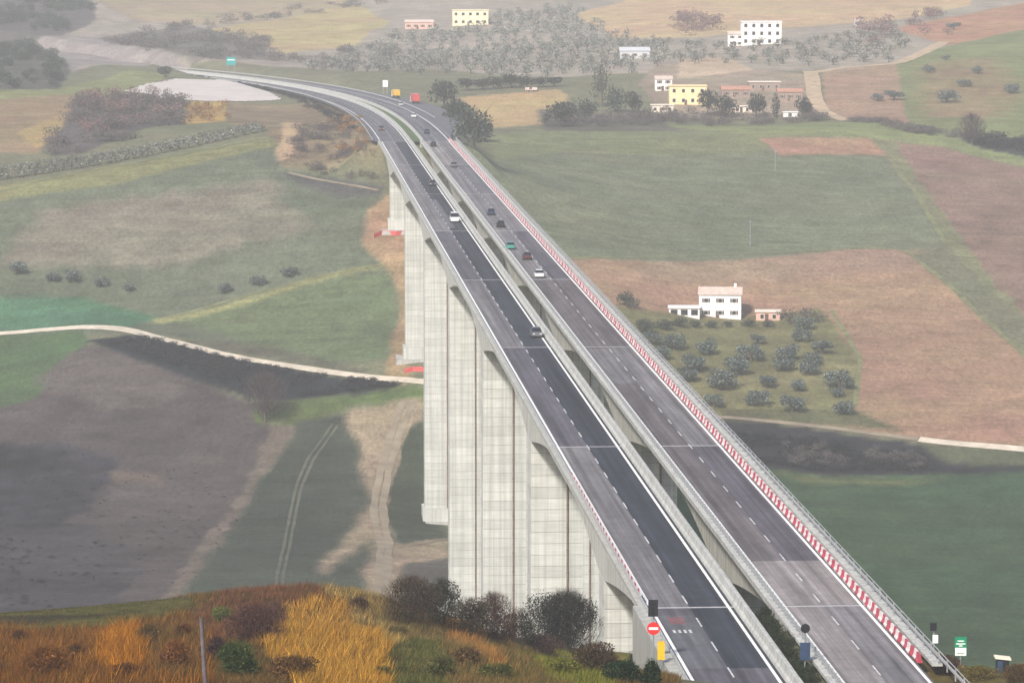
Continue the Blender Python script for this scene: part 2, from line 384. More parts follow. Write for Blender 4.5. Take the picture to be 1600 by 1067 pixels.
# banks under the farm track
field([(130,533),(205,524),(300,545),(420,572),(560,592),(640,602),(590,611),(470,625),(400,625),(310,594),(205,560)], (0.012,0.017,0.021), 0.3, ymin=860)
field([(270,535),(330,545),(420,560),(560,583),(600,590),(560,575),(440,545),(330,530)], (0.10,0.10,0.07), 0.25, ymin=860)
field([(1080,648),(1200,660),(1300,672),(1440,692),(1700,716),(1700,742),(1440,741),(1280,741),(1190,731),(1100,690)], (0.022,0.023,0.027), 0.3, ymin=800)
field([(1430,690),(1700,712),(1700,735),(1480,722)], (0.085,0.095,0.055), 0.25, ymin=800)
# right side
field([(1000,745),(1190,731),(1280,742),(1450,740),(1700,737),(1700,1100),(1000,1100)], (0.040,0.072,0.034), 0.2, edge=2, ymin=560)
field([(1200,738),(1290,747),(1480,747),(1420,756),(1250,754)], (0.115,0.13,0.055), 0.2, edge=3, ymin=800)
field([(800,412),(900,404),(1350,388),(1412,391),(1480,445),(1600,560),(1700,640),(1700,712),(1440,686),(1300,668),(1120,652),(950,520)], (0.300,0.198,0.135), 0.08, ymin=800)
field([(1000,392),(1350,388),(1412,391),(1440,420),(1000,436)], (0.295,0.205,0.15), 0.08, edge=8, ymin=800)
field([(930,478),(1285,480),(1300,500),(1345,560),(1335,645),(1120,652),(1010,560)], (0.155,0.150,0.075), 0.3, ymin=800)
field([(1130,640),(1340,640),(1420,672),(1120,656)], (0.12,0.12,0.065), 0.3, edge=3, ymin=800)
field([(690,260),(780,245),(860,216),(1190,240),(1385,243),(1440,315),(1478,384),(1412,391),(1350,388),(900,404),(790,412),(700,300)], (0.140,0.156,0.098), 0.12, ymin=900)
field([(760,210),(880,200),(1200,205),(1190,240),(860,238),(770,250)], (0.165,0.180,0.095), 0.15, ymin=1000)
field([(1188,217),(1362,216),(1388,243),(1218,243)], (0.33,0.20,0.14), 0.1, ymin=1000)
field([(1040,196),(1330,190),(1450,205),(1700,260),(1700,280),(1480,232),(1380,218),(1180,214)], (0.19,0.215,0.10), 0.12, ymin=1000)
field([(1386,243),(1364,217),(1480,232),(1700,280),(1700,600),(1600,492),(1500,402),(1440,315)], (0.215,0.145,0.115), 0.15, ymin=900)
field([(1386,243),(1364,217),(1400,220),(1450,300),(1520,400),(1600,492),(1560,470),(1478,384),(1440,315)], (0.175,0.175,0.10), 0.15, edge=3, ymin=900)
field([(1500,215),(1700,215),(1700,262),(1520,228)], (0.038,0.042,0.04), 0.2, ymin=1000)
field([(720,152),(870,140),(890,150),(850,195),(770,200),(735,180)], (0.40,0.30,0.16), 0.1, ymin=1250)
field([(840,170),(1040,190),(1060,205),(850,205)], (0.115,0.11,0.085), 0.2, ymin=1200)
field([(1030,100),(1270,118),(1275,180),(1040,185),(1000,130)], (0.27,0.215,0.165), 0.25, ymin=1250)
field([(1060,92),(1140,90),(1180,110),(1060,122)], (0.47,0.37,0.27), 0.15, ymin=1350)
field([(1285,112),(1405,100),(1420,192),(1330,190),(1288,165)], (0.30,0.205,0.145), 0.12, ymin=1200)
field([(1400,100),(1480,72),(1600,46),(1700,40),(1700,240),(1480,205),(1418,192)], (0.165,0.185,0.085), 0.15, ymin=1200)
field([(1440,100),(1560,90),(1600,150),(1560,185),(1450,185)], (0.215,0.165,0.095), 0.2, edge=12, ymin=1200)
# near hillside
field([(-100,1200),(-100,940),(300,930),(480,900),(700,950),(1000,1000),(1050,1080),(1000,1200)], (0.075,0.045,0.018), 0.35, ymin=90, ymax=440)
field([(-100,985),(-100,945),(310,935),(300,957),(170,985)], (0.105,0.095,0.030), 0.35, edge=2, ymin=150, ymax=440)
field([(-100,966),(120,962),(240,954),(60,975),(-100,982)], (0.045,0.036,0.022), 0.3, edge=1, ymin=150, ymax=440)
field([(560,925),(700,960),(1000,1020),(1060,1090),(760,1090),(640,1010)], (0.15,0.125,0.045), 0.4, edge=2, ymin=150, ymax=440)
field([(800,1015),(900,1012),(960,1050),(960,1090),(800,1060)], (0.17,0.175,0.035), 0.3, edge=2, ymin=150, ymax=440)
field([(1380,1200),(1440,1000),(1700,1000),(1700,1200)], (0.12,0.095,0.035), 0.4, edge=2, ymin=150, ymax=440)

def ground_colour(X, Y):
    C = np.empty((len(X), 3)); C[:] = BASE
    w1 = wob(X, Y, 0.05, 1); w2 = wob(X, Y, 0.22, 2); w3 = wob(X, Y, 0.7, 3)
    for k, (poly, col, var, edge) in enumerate(FIELDS):
        bb = poly.min(0) - 60, poly.max(0) + 60
        sel = np.nonzero((X > bb[0][0]) & (X < bb[1][0]) & (Y > bb[0][1]) & (Y < bb[1][1]))[0]
        if len(sel) == 0: continue
        jx = edge * 0.45 * (w2[sel] + 0.7 * w3[sel] + 0.5 * w1[sel]); jy = edge * 0.45 * (w1[sel] * 0.7 - w3[sel] + w2[sel])
        al = np.zeros(len(sel)); r = np.random.default_rng(k)
        for q in range(6):
            ox, oy = r.normal(0, 0.16 * edge + 0.3, 2) * (1.0, 1.6)
            al += inside(poly, X[sel] + jx + ox, Y[sel] + jy + oy) / 6.0
        m = al > 0; i = sel[m]; al = al[m][:, None]
        v = 1 + var * (0.9 * wob(X[i], Y[i], 0.035, 20 + k) + 0.8 * wob(X[i], Y[i], 0.12, 60 + k) + 0.7 * wob(X[i], Y[i], 0.45, 90 + k))
        C[i] = C[i] * (1 - al) + al * np.maximum(col * v[:, None], 0.008)
    return C

az = np.unique(np.r_[np.arange(-0.60, -0.17, 0.02), np.arange(-0.17, 0.17001, 0.00052), np.arange(0.19, 0.601, 0.02)])
ys = [-60.0]
while ys[-1] < 3700:
    y = ys[-1]
    ys.append(y + (20 if y < 180 else 1.6 if y < 440 else 6 if y < 560 else 2.6 if y < 1300 else 4.5 if y < 1900 else 8 if y < 2250 else 60))
ys = np.array(ys)
wid = np.maximum(ys, 220.0) + 40
GX = az[None, :] * wid[:, None]; GY = np.repeat(ys[:, None], len(az), 1)
GZ = height(GX.ravel(), GY.ravel())
gc = ground_colour(GX.ravel(), GY.ravel())
nr, nc = GX.shape
idx = np.arange(nr * nc).reshape(nr, nc)
gf = np.stack([idx[:-1, :-1], idx[:-1, 1:], idx[1:, 1:], idx[1:, :-1]], -1).reshape(-1, 4)

def terrain_mat():
    m = mat('terrain_soil', (0.2, 0.2, 0.2), rough=0.95, noise=0.26, scale=0.10, attr=True, spec=0.1, detail=9)
    nt = m.node_tree; N = nt.nodes; L = nt.links; b = N['Principled BSDF']
    src = b.inputs['Base Color'].links[0].from_socket
    geo = N.new('ShaderNodeNewGeometry')
    def layer(src, scl, lo, hi, detail=6, rot=0.0):
        mp = N.new('ShaderNodeMapping'); mp.inputs['Scale'].default_value = scl; mp.inputs['Rotation'].default_value[2] = rot
        L.new(geo.outputs['Position'], mp.inputs[0])
        nz = N.new('ShaderNodeTexNoise'); nz.inputs['Scale'].default_value = 1; nz.inputs['Detail'].default_value = detail; nz.inputs['Roughness'].default_value = 0.7
        L.new(mp.outputs[0], nz.inputs['Vector'])
        mr = N.new('ShaderNodeMapRange'); mr.inputs['From Min'].default_value = 0.3; mr.inputs['From Max'].default_value = 0.7
        mr.inputs['To Min'].default_value = lo; mr.inputs['To Max'].default_value = hi
        L.new(nz.outputs['Fac'], mr.inputs['Value'])
        vm = N.new('ShaderNodeVectorMath'); vm.operation = 'SCALE'; L.new(src, vm.inputs[0]); L.new(mr.outputs[0], vm.inputs['Scale'])
        return vm.outputs[0], nz.outputs['Fac']
    s1, h1 = layer(src, (0.012, 0.30, 0.02), 0.84, 1.16, 7, 0.05)      # furrows and drill rows
    s2, h2 = layer(s1, (0.9, 0.45, 1.0), 0.62, 1.38, 9)                 # clods and tufts
    # green against brown drift within a field
    mp = N.new('ShaderNodeMapping'); mp.inputs['Scale'].default_value = (0.02, 0.03, 0.02); L.new(geo.outputs['Position'], mp.inputs[0])
    nz = N.new('ShaderNodeTexNoise'); nz.inputs['Scale'].default_value = 1; nz.inputs['Detail'].default_value = 6; L.new(mp.outputs[0], nz.inputs['Vector'])
    hs = N.new('ShaderNodeHueSaturation'); mr = N.new('ShaderNodeMapRange')
    mr.inputs['From Min'].default_value = 0.3; mr.inputs['From Max'].default_value = 0.7; mr.inputs['To Min'].default_value = 0.482; mr.inputs['To Max'].default_value = 0.522
    L.new(nz.outputs['Fac'], mr.inputs['Value']); L.new(mr.outputs[0], hs.inputs['Hue']); hs.inputs['Saturation'].default_value = 1.08; hs.inputs['Value'].default_value = 0.88; L.new(s2, hs.inputs['Color'])
    L.new(hs.outputs[0], b.inputs['Base Color'])
    bp = N.new('ShaderNodeBump'); bp.inputs['Strength'].default_value = 0.6; bp.inputs['Distance'].default_value = 0.6
    L.new(h2, bp.inputs['Height']); L.new(bp.outputs[0], b.inputs['Normal'])
    return m
M['terrain'] = terrain_mat()
tag(link('terrain', mesh('terrain', np.c_[GX.ravel(), GY.ravel(), GZ], gf, M['terrain'], cols=gc, smooth=True)), kind='structure')

def drape(name, pts, width, m, ymin=560.0, ymax=3300.0, lift=0.12, kind='structure', wj=0.12):
    """a track ribbon that follows the ground"""
    P = np.array([gp(x, y, ymin, ymax)[:2] for x, y in pts]); d = np.r_[0, np.cumsum(np.hypot(*np.diff(P, axis=0).T))]
    q = np.arange(0, d[-1], 2.5); C = np.c_[np.interp(q, d, P[:, 0]), np.interp(q, d, P[:, 1])]
    for _ in range(6): C[1:-1] = (C[:-2] + 2 * C[1:-1] + C[2:]) / 4
    T = np.gradient(C, axis=0); T /= np.linalg.norm(T, axis=1)[:, None]; Nn = np.c_[T[:, 1], -T[:, 0]]
    ww = np.interp(q, d, width) if isinstance(width, (list, tuple)) else np.full(len(q), width)
    V = []
    for k, s in enumerate((-0.5, -0.17, 0.17, 0.5)):
        e = C + Nn * (ww * s * (1 + wj * wob(q, q * 0, 0.3, 5 + k)))[:, None]
        V.append(np.c_[e, height(e[:, 0], e[:, 1]) + lift])
    V = np.stack(V, 1); n = len(q); ii = np.arange(n * 4).reshape(n, 4)
    f = np.stack([ii[:-1, :-1], ii[:-1, 1:], ii[1:, 1:], ii[1:, :-1]], -1).reshape(-1, 4)
    return tag(link(name, mesh(name, V.reshape(-1, 3), f, m, smooth=True)), kind=kind)
M['track'] = mat('white_gravel', (0.52, 0.46, 0.37), noise=0.25, scale=0.25)
M['track2'] = mat('sandy_earth', (0.40, 0.30, 0.20), noise=0.35, scale=0.25)
M['track3'] = mat('pale_wheel_ruts', (0.235, 0.195, 0.14), noise=0.3, scale=0.2)
M['rut'] = mat('grassy_ruts', (0.082, 0.086, 0.060), noise=0.4, scale=0.2)
drape('dirt_track', [(-30,522),(60,516),(130,511),(195,514),(260,532),(330,550),(420,567),(520,582),(600,592),(662,598),(760,605)], [2.5,3,3.5,4.5,3.6,3.4,3.2,3.0,3.2,3.2,3.2], M['track'], 880)
drape('dirt_track', [(1080,648),(1200,658),(1300,669),(1400,682),(1440,687)], 2.2, M['track3'], 880)
drape('dirt_track', [(1436,686.5),(1520,695),(1620,705)], 3.2, M['track'], 880)
drape('dirt_track', [(1476,66),(1440,84),(1400,100),(1310,107),(1272,114)], [6,6,5,4.5,5], M['track2'], 1300)
drape('dirt_track', [(1266,112),(1270,128),(1272,150),(1284,172),(1322,189)], [6,6,6,5,4], M['track2'], 1300)
for k, pts in enumerate(([(648,625),(622,680),(606,740),(598,790),(608,850),(604,935)], [(630,628),(606,690),(588,760),(584,800),(596,850),(590,935)],
             [(520,662),(480,715),(462,760),(448,830),(430,920)], [(528,664),(490,715),(470,762),(457,830),(440,920)], [(640,852),(670,848),(715,838)])):
    drape('wheel_rut', pts, 0.7 if k > 1 else 1.8, M['rut' if k in (2, 3) else 'track3'], 640, lift=0.10, wj=0.5)
drape('field_path', [(450,270),(500,282),(560,292),(600,300)], 1.6, M['track3'], 900)
M['margin'] = mat('margin_grass', (0.155, 0.160, 0.075), noise=0.45, scale=0.25)
for pts, wd in (([(1412,391),(1480,442),(1545,505),(1640,590)], 1.6), ([(1390,246),(1440,315),(1478,384)], 1.6), ([(800,411),(900,404),(1100,397),(1350,388),(1412,391)], 1.2), ([(1300,484),(1345,560),(1336,642)], 1.2),
                ([(255,497),(360,468),(480,438),(600,413)], 1.2), ([(1385,243),(1220,243)], 1.0), ([(0,300),(120,270),(300,238),(425,214)], 2.0)):
    drape('field_margin', pts, wd, M['margin'], 640, lift=0.08, wj=0.6)
# paved yard beside the motorway
yp = [gp(x, y, 1300) for x, y in ((195,143),(235,131),(275,124),(335,126),(385,133),(425,147),(440,157),(380,159),(320,159),(250,154))]
YP = np.array([p[:2] for p in yp]); lo, hi = YP.min(0), YP.max(0)
qx, qy = np.meshgrid(np.arange(lo[0], hi[0], 1.5), np.arange(lo[1], hi[1], 2.0), indexing='ij')
ii = np.arange(qx.size).reshape(qx.shape); f = np.stack([ii[:-1, :-1], ii[1:, :-1], ii[1:, 1:], ii[:-1, 1:]], -1).reshape(-1, 4)
cx_ = qx.ravel()[f].mean(1); cy_ = qy.ravel()[f].mean(1); f = f[inside(YP, cx_, cy_)]
tag(link('gravel_yard', mesh('gravel_yard', np.c_[qx.ravel(), qy.ravel(), height(qx.ravel(), qy.ravel()) + 0.2], f, mat('yard_gravel', (0.50, 0.46, 0.43), noise=0.12, scale=0.08), smooth=True)), kind='structure')

# ------------------------------------------------------------------ viaducts
def sweep(name, prof, t0, t1, step, m, parent=None, caps=True, lab=None):
    """extrude a closed (u, z) outline along the road; prof may be a function of t"""
    n = max(2, int(round((t1 - t0) / step)) + 1); ts = np.linspace(t0, t1, n)
    V = []
    for t in ts:
        P = prof(t) if callable(prof) else prof
        V.append(pu(np.full(len(P), t), np.array([p[0] for p in P]), np.array([p[1] for p in P])))
    k = len(V[0]); V = np.concatenate(V); f = []
    for i in range(n - 1):
        for j in range(k): a = i * k + j; b = i * k + (j + 1) % k; f.append((a, a + k, b + k, b))
    if caps: f.append(tuple(range(k))); f.append(tuple(range((n - 1) * k, n * k))[::-1])
    me = mesh(name, V, f, m); o = link(name, me, parent)
    return o
def sheet(name, u0, u1, z, t0, t1, step, m, parent=None, nu=2):
    n = max(2, int(round((t1 - t0) / step)) + 1); ts = np.linspace(t0, t1, n); us = np.linspace(u0, u1, nu)
    T, U = np.meshgrid(ts, us, indexing='ij'); V = pu(T.ravel(), U.ravel(), z)
    ii = np.arange(n * nu).reshape(n, nu)
    f = np.stack([ii[:-1, :-1], ii[:-1, 1:], ii[1:, 1:], ii[1:, :-1]], -1).reshape(-1, 4)
    me = mesh(name, V, f, m)
    a = me.attributes.new('tu', 'FLOAT_VECTOR', 'POINT'); a.data.foreach_set('vector', np.c_[T.ravel(), U.ravel(), 0 * T.ravel()].astype(np.float32).ravel())
    return link(name, me, parent)
def local_box(t, u0, u1, half, z0, z1):
    return pu(np.array([t - half, t - half, t + half, t + half]), np.array([u0, u1, u1, u0]), 0.0)[:, :2], z0, z1
H_PIER, H_MID = 6.6, 2.3
def depth(t):
    k = np.argmin([abs(t - p) for p in T_PIER]); e = min(abs(t - T_PIER[k]) / (SPAN / 2), 1.0)
    e = max(0.0, (e - 0.06) / 0.94)
    return H_MID + (H_PIER - H_MID) * (1 - e) ** 1.7
def outline(uL, uR, wL, wR):
    def fn(t):
        h = depth(t)
        return [(uL, 69.93), (uR, 69.93), (uR, 69.62), (wR, 69.25), (wR, 70 - h), (wL, 70 - h), (wL, 69.25), (uL, 69.62)]
    return fn
LIFT = 1.6
_lift_cache = {}
def lift_mesh(w, d):
    if (w, d) not in _lift_cache:
        b = MB(); c = 0.03
        b.hexa([(0, -d / 2, 0.03), (w, -d / 2, 0.03), (w, d / 2, 0.03), (0, d / 2, 0.03)], [(0, -d / 2, LIFT - 0.03), (w, -d / 2, LIFT - 0.03), (w, d / 2, LIFT - 0.03), (0, d / 2, LIFT - 0.03)])
        _lift_cache[(w, d)] = mesh('pour_lift', b.v, b.f, M['pier'])
    return _lift_cache[(w, d)]
PD = 6.6
def make_viaduct(side):
    L = side == 'left'
    root = link('viaduct', None, None, (*pu(T_A0, 4.0 if L else 17.2, 0)[:2], 0))
    inv = Matrix.Translation(-Vector(root.location))
    def own(o):
        o.parent = root; o.matrix_parent_inverse = inv; return o
    uL, uR, wL, wR = (-1.2, 9.3, 0.4, 7.7) if L else (11.6, 22.8, 13.5, 21.0)
    for k, tp in enumerate(T_PIER):
        own(sweep('girder', outline(uL, uR, wL, wR), tp - SPAN / 2 + 0.06, tp + SPAN / 2 - 0.06, 4.0, M['girder']))
        pc = pu(np.array(tp), 0.5 * (wL + wR), 0.0); X, Y, hx, hy = road(np.array(tp)); rz = -math.atan2(hx, hy)
        gz = min(hz(*(pu(np.array(tp + a), u, 0.0)[:2])) for a in (-3.3, 3.3) for u in (wL, wR))
        top = 70 - H_PIER
        n = int(math.ceil((top - gz + 1.2) / LIFT)); z0 = top - n * LIFT
        p = MB(); w = wR - wL; p.box(0.04, w - 0.04, -PD / 2 + 0.04, PD / 2 - 0.04, z0, top)
        a = pu(np.array(tp), wL, 0.0)
        pier = own(p.build('pier', M['core'], None, (a[0], a[1], 0), rz))
        for i in range(n):
            q = link('pour_lift', lift_mesh(w, PD), pier, (0, 0, z0 + i * LIFT))
        d = MB(); d.tube((5.15, -PD / 2 - 0.14, z0 + 1), (5.15, -PD / 2 - 0.14, top - 0.3), 0.14, n=8)
        for i in range(1, n, 2): d.box(4.95, 5.35, -PD / 2 - 0.16, -PD / 2 - 0.003, z0 + i * LIFT + 0.6, z0 + i * LIFT + 0.72)
        d.build('drain_pipe', M['rust'], pier)
        if k >= 4 or k == 3:
            b = MB(); e = 0.55
            b.box(-e, w + e, -PD / 2 - e, PD / 2 + e, gz - 2.0, gz + 3.6)
            b.build('plinth', M['pier'], pier)
            b = MB(); b.hexa([(-3, -PD / 2 - 3.2, gz - 3), (w + 3, -PD / 2 - 3.2, gz - 3), (w + 3, PD / 2 + 3, gz - 3), (-3, PD / 2 + 3, gz - 3)],
                             [(-2.4, -PD / 2 - 2.6, gz + 0.5), (w + 2.4, -PD / 2 - 2.6, gz + 0.5), (w + 2.4, PD / 2 + 2.4, gz + 0.9), (-2.4, PD / 2 + 2.4, gz + 0.9)])
            b.build('footing', M['kerb'], pier)
    # abutments
    for t, s in ((T_A0, -1), (T_A1, 1)):
        t0, t1 = sorted((t + s * 0.08, t + s * 7))
        own(sweep('abutment', [(uL, 69.9), (uR, 69.9), (uR, 52), (uL, 52)], t0, t1, 8, M['kerb']))
    if L:
        own(sweep('wing_wall', [(-1.75, 70.25), (-1.25, 70.25), (-1.25, 56), (-1.75, 56)], T_A0 - 50, T_A0 - 0.1, 10, M['kerb']))
    # roadway panels between the expansion joints
    lanes = [(-0.55, 3.75), (3.75, 7.95)] if L else [(12.35, 16.65), (16.65, 20.75)]
    tone = ([('light', 'dark'), ('mid', 'dark'), ('light', 'dark'), ('mid', 'dark'), ('light', 'dark'), ('light', 'dark'), ('light', 'dark')] if L else
            [('warm', 'mid'), ('warm', 'light'), ('warm', 'warm'), ('light', 'mid'), ('light', 'light'), ('light', 'far'), ('pale', 'light')])
    for k in range(7):
        a, b = T_A0 + k * SPAN + 0.22, T_A0 + (k + 1) * SPAN - 0.22
        for j, (u0, u1) in enumerate(lanes):
            own(sheet('asphalt_panel', u0, u1, 70.0, a, b, 10, ASP[tone[k][j]], nu=2))
    a, b = T_A0 - 52, T_A0 - 0.22
    for j, (u0, u1) in enumerate(lanes): own(sheet('asphalt_panel', u0, u1, 70.0, a, b, 10, ASP[('mid', 'dark')[j] if L else ('pale', 'light')[j]]))
    patch = [] if not L else []
    if not L:   # resurfaced and lighter repair patches
        patch = [(12.4, 20.2, T_A0 + 0.6, T_A0 + 26, 'pale'), (16.7, 20.1, T_A0 + 26.5, T_A0 + 88, 'mid'), (12.6, 16.4, T_A0 + SPAN * 1 + 66, T_A0 + SPAN * 2 - 3, 'light')]
    else:
        patch = [(0.0, 3.6, T_A0 - 30, T_A0 - 4, 'far'), (3.8, 7.4, T_A0 - 52, T_A0 - 30, 'mid'), (3.85, 5.2, T_A0 + SPAN * 4 + 8, T_A0 + SPAN * 5 - 20, 'far')]
    for u0, u1, a, b, c in patch: own(sheet('asphalt_patch', u0, u1, 70.004, a, b, 10, ASP[c]))
    for k in range(8):
        t = T_A0 + k * SPAN
        own(sheet('expansion_joint', lanes[0][0], lanes[1][1], 70.006, t - 0.28, t + 0.28, 1, M['joint']))
    # markings
    for u in ((0.0, 7.5) if L else (12.9, 20.4)):
        own(sheet('edge_line', u - 0.15, u + 0.15, 70.012, T_A0 - 52, T_A1, 12, M['white']))
    mid = 3.75 if L else 16.65
    t = T_A0 - 46; 
    while t < T_A1 - 6:
        own(sheet('lane_dash', mid - 0.075, mid + 0.075, 70.010, t, t + 4.5, 5, M['dash'])); t += 12.0
    # edge beams, barriers, rails
    if L:
        own(sweep('edge_beam', [(-1.25, 70.28), (-0.55, 70.28), (-0.55, 69.935), (-1.25, 69.935)], T_A0 - 50, T_A1, 20, M['kerb']))
        own(sweep('jersey_barrier', [(7.97, 69.96), (8.05, 70.25), (8.22, 70.45), (8.30, 71.05), (8.55, 71.05), (8.62, 70.3), (8.70, 69.96)][::-1], T_A0 - 52, T_A1, 20, M['barrier']))
        own(sweep('edge_beam', [(8.70, 70.22), (9.32, 70.22), (9.32, 69.5), (9.305, 69.5), (9.305, 69.94), (8.70, 69.94)], T_A0 - 52, T_A1, 20, M['barrier']))
        rails = [(-0.72, 1)]
    else:
        own(sweep('edge_beam', [(11.55, 70.24), (12.35, 70.24), (12.35, 69.94), (11.55, 69.94)], T_A0 - 52, T_A1, 20, M['barrier']))
        own(sweep('edge_beam', [(21.9, 70.22), (22.85, 70.22), (22.85, 69.94), (21.9, 69.94)], T_A0 - 30, T_A1, 20, M['barrier']))
        rails = [(12.1, -1), (22.5, 0)]
    for u, sgn in rails:
        z_ = -0.28 if sgn > 0 else 0.0
        g = own(sweep('guard_rail', [(u - 0.04, 71.0 + z_), (u + 0.04, 71.0 + z_), (u + 0.06, 70.85 + z_), (u + 0.04, 70.70 + z_), (u - 0.04, 70.70 + z_), (u - 0.06, 70.85 + z_)], T_A0 - 50, T_A1, 12, M['steel']))
        for zc in ((70.55,) if sgn < 0 else (71.35,) if sgn == 0 else ()):
            r = sweep('rail_bar', [(u - 0.03, zc + 0.03), (u + 0.03, zc + 0.03), (u + 0.03, zc - 0.03), (u - 0.03, zc - 0.03)], T_A0 - 50, T_A1, 12, M['steel']); r.parent = g
        pb = MB(); t = T_A0 - 50
        while t < T_A1:
            q = pu(np.array(t), u, 0.0); pb.box(q[0] - 0.06, q[0] + 0.06, q[1] - 0.09, q[1] + 0.09, 70.2, 70.75 if sgn > 0 else 71.05 if sgn < 0 else 71.38); t += 2.0 if sgn else 4.0
        pp = pb.build('rail_posts', M['post']); pp['kind'] = 'stuff'; pp.parent = g
        if L:   # red and white marker boards on the first stretch of rail
            for i in range(48):
                t = T_A0 + 2 + i * 1.7
                mbx = sweep('marker_board', [(u - 0.03, 71.08), (u + 0.03, 71.08), (u + 0.03, 70.84), (u - 0.03, 70.84)], t, t + 1.5, 2, M['red'] if i % 2 else M['whitep'])
                mbx.parent = g
    return root
v1 = make_viaduct('left'); tag(v1, 'tall concrete viaduct carriageway with fresh dark asphalt in one lane and white concrete barrier', 'bridge', 'twin motorway viaducts')
v2 = make_viaduct('right'); tag(v2, 'worn grey viaduct carriageway lined with red and white plastic barriers', 'bridge', 'twin motorway viaducts')

# ------------------------------------------------------------------ motorway beyond the far abutment
mw = sheet('motorway', -3.0, 8.6, 69.80, T_A1 + 7.0, T_END, 8, ASP['far']); tag(mw, kind='structure')
def oc(o, par): o.parent = par; return o
oc(sheet('asphalt_panel', -2.6, 7.95, 70.0, T_A1 + 0.25, T_END, 8, ASP['far']), mw)
mw2 = sheet('motorway', 11.0, 24.0, 69.80, T_A1 + 7.0, T_END, 8, ASP['far']); tag(mw2, kind='structure')
oc(sheet('asphalt_panel', 12.3, 23.5, 70.0, T_A1 + 0.25, T_END, 8, ASP['far']), mw2)
for par, us in ((mw, (-0.4, 7.5)), (mw2, (12.9, 20.6))):
    for u in us: oc(sheet('edge_line', u - 0.14, u + 0.14, 70.01, T_A1, T_END, 8, M['white']), par)
    t = T_A1 + 6
    while t < T_END - 120:
        oc(sheet('lane_dash', (us[0] + us[1]) / 2 - 0.09, (us[0] + us[1]) / 2 + 0.09, 70.01, t, t + 4.5, 5, M['dash']), par); t += 12
oc(sweep('jersey_barrier', [(7.97, 69.9), (8.05, 70.25), (8.22, 70.45), (8.30, 71.05), (8.55, 71.05), (8.62, 70.3), (8.80, 69.9)][::-1], T_A1, T_END, 8, M['barrier']), mw)
oc(sweep('jersey_barrier', [(12.0, 69.9), (12.08, 70.25), (12.22, 70.45), (12.3, 70.9), (12.5, 70.9), (12.55, 70.3), (12.62, 69.9)][::-1], T_A1, T_END, 8, M['barrier']), mw2)
oc(sweep('guard_rail', [(-2.9, 70.9), (-2.8, 70.9), (-2.8, 70.5), (-2.9, 70.5)], T_A1, T_END, 8, M['steel']), mw)
oc(sweep('guard_rail', [(23.8, 70.9), (23.9, 70.9), (23.9, 70.5), (23.8, 70.5)], T_A1 + 130, T_END, 8, M['steel']), mw2)
M['lawn'] = mat('verge_grass', (0.075, 0.115, 0.045), noise=0.35, scale=0.4)
tag(sheet('grass_median', 8.8, 12.0, 69.96, T_A1 + 0.5, T_END, 8, M['lawn']), kind='structure')
# widening lay-by on the outer side of the curve
sv = [gp_ for gp_ in (at(700,203,1185), at(694,190,1260), at(672,166,1345), at(640,151,1410), at(607,140,1480), at(560,129,1570))]
lay = MB(); n0 = []
inner = pu(np.linspace(T_A1 + 20, T_A1 + 470, 12), 23.0, 69.97); outer = pu(np.linspace(T_A1 + 20, T_A1 + 470, 12), 23.2 + np.array([0, 3, 7, 9.5, 11, 11, 10, 8, 6, 4, 2, 0.5]), 69.97)
for i in range(11): lay.add([inner[i], inner[i + 1], outer[i + 1], outer[i]], [(0, 3, 2, 1)])
tag(lay.build('lay_by', ASP['far']), kind='structure')

# ------------------------------------------------------------------ haze: the air of the valley
hb = MB(); hb.box(-2350, 2350, -140, 3760, -9.0, 205.0)
haze = hb.build('haze', []); haze.data.materials.clear()
hm = bpy.data.materials.new('haze_air'); hm.use_nodes = True
hm.node_tree.nodes.clear()
ho = hm.node_tree.nodes.new('ShaderNodeOutputMaterial'); pv = hm.node_tree.nodes.new('ShaderNodeVolumePrincipled')
pv.inputs['Color'].default_value = (0.97, 0.975, 1.0, 1); pv.inputs['Density'].default_value = HAZE_DENSITY; pv.inputs['Anisotropy'].default_value = 0.0
hm.node_tree.links.new(pv.outputs[0], ho.inputs['Volume'])
haze.data.materials.append(hm); tag(haze, kind='stuff')

# ------------------------------------------------------------------ red and white plastic barriers along the outer edge
def barrier_mesh(m):
    P = [(-0.24, 0.0), (0.24, 0.0), (0.24, 0.14), (0.13, 0.30), (0.08, 0.78), (-0.08, 0.78), (-0.13, 0.30), (-0.24, 0.14)]
    V = []; f = []
    for y, k in ((-0.73, 0.94), (-0.68, 1.0), (0.68, 1.0), (0.73, 0.94)):
        V += [(a * k, y, b * (0.98 if k < 1 else 1)) for a, b in P]
    n = len(P)
    for i in range(3): f += [(i * n + j, i * n + (j + 1) % n, (i + 1) * n + (j + 1) % n, (i + 1) * n + j) for j in range(n)]
    f += [tuple(range(n))[::-1], tuple(range(3 * n, 4 * n))]
    return mesh('plastic_barrier', V, f, m)
BR, BW = barrier_mesh(M['red']), barrier_mesh(M['whitep'])
t = T_A0 - 28.0; i = 0; restv = MB()
while t < T_A1 + 10:
    X, Y, hx, hy = road(np.array(t)); q = pu(np.array(t), 21.05 + 0.05 * math.sin(i * 1.7), 0.0); rz = -math.atan2(hx, hy) + random.uniform(-0.02, 0.02)
    me = BR if i % 2 == 0 else BW
    if i < 300:
        o = link('plastic_barrier', me, None, (q[0], q[1], 70.002), rz)
        if i % 2 == 0: tag(o, 'red plastic road barrier in the row along the worn carriageway', 'barrier', 'red plastic barriers along the viaduct edge')
        else: tag(o, 'white plastic road barrier in the row along the worn carriageway', 'barrier', 'white plastic barriers along the viaduct edge')
    else:
        R = Matrix.Translation((q[0], q[1], 70.002)) @ Matrix.Rotation(rz, 4, 'Z')
        restv.add([R @ v.co for v in me.vertices], [tuple(p.vertices) for p in me.polygons], i % 2)
    t += 1.55; i += 1
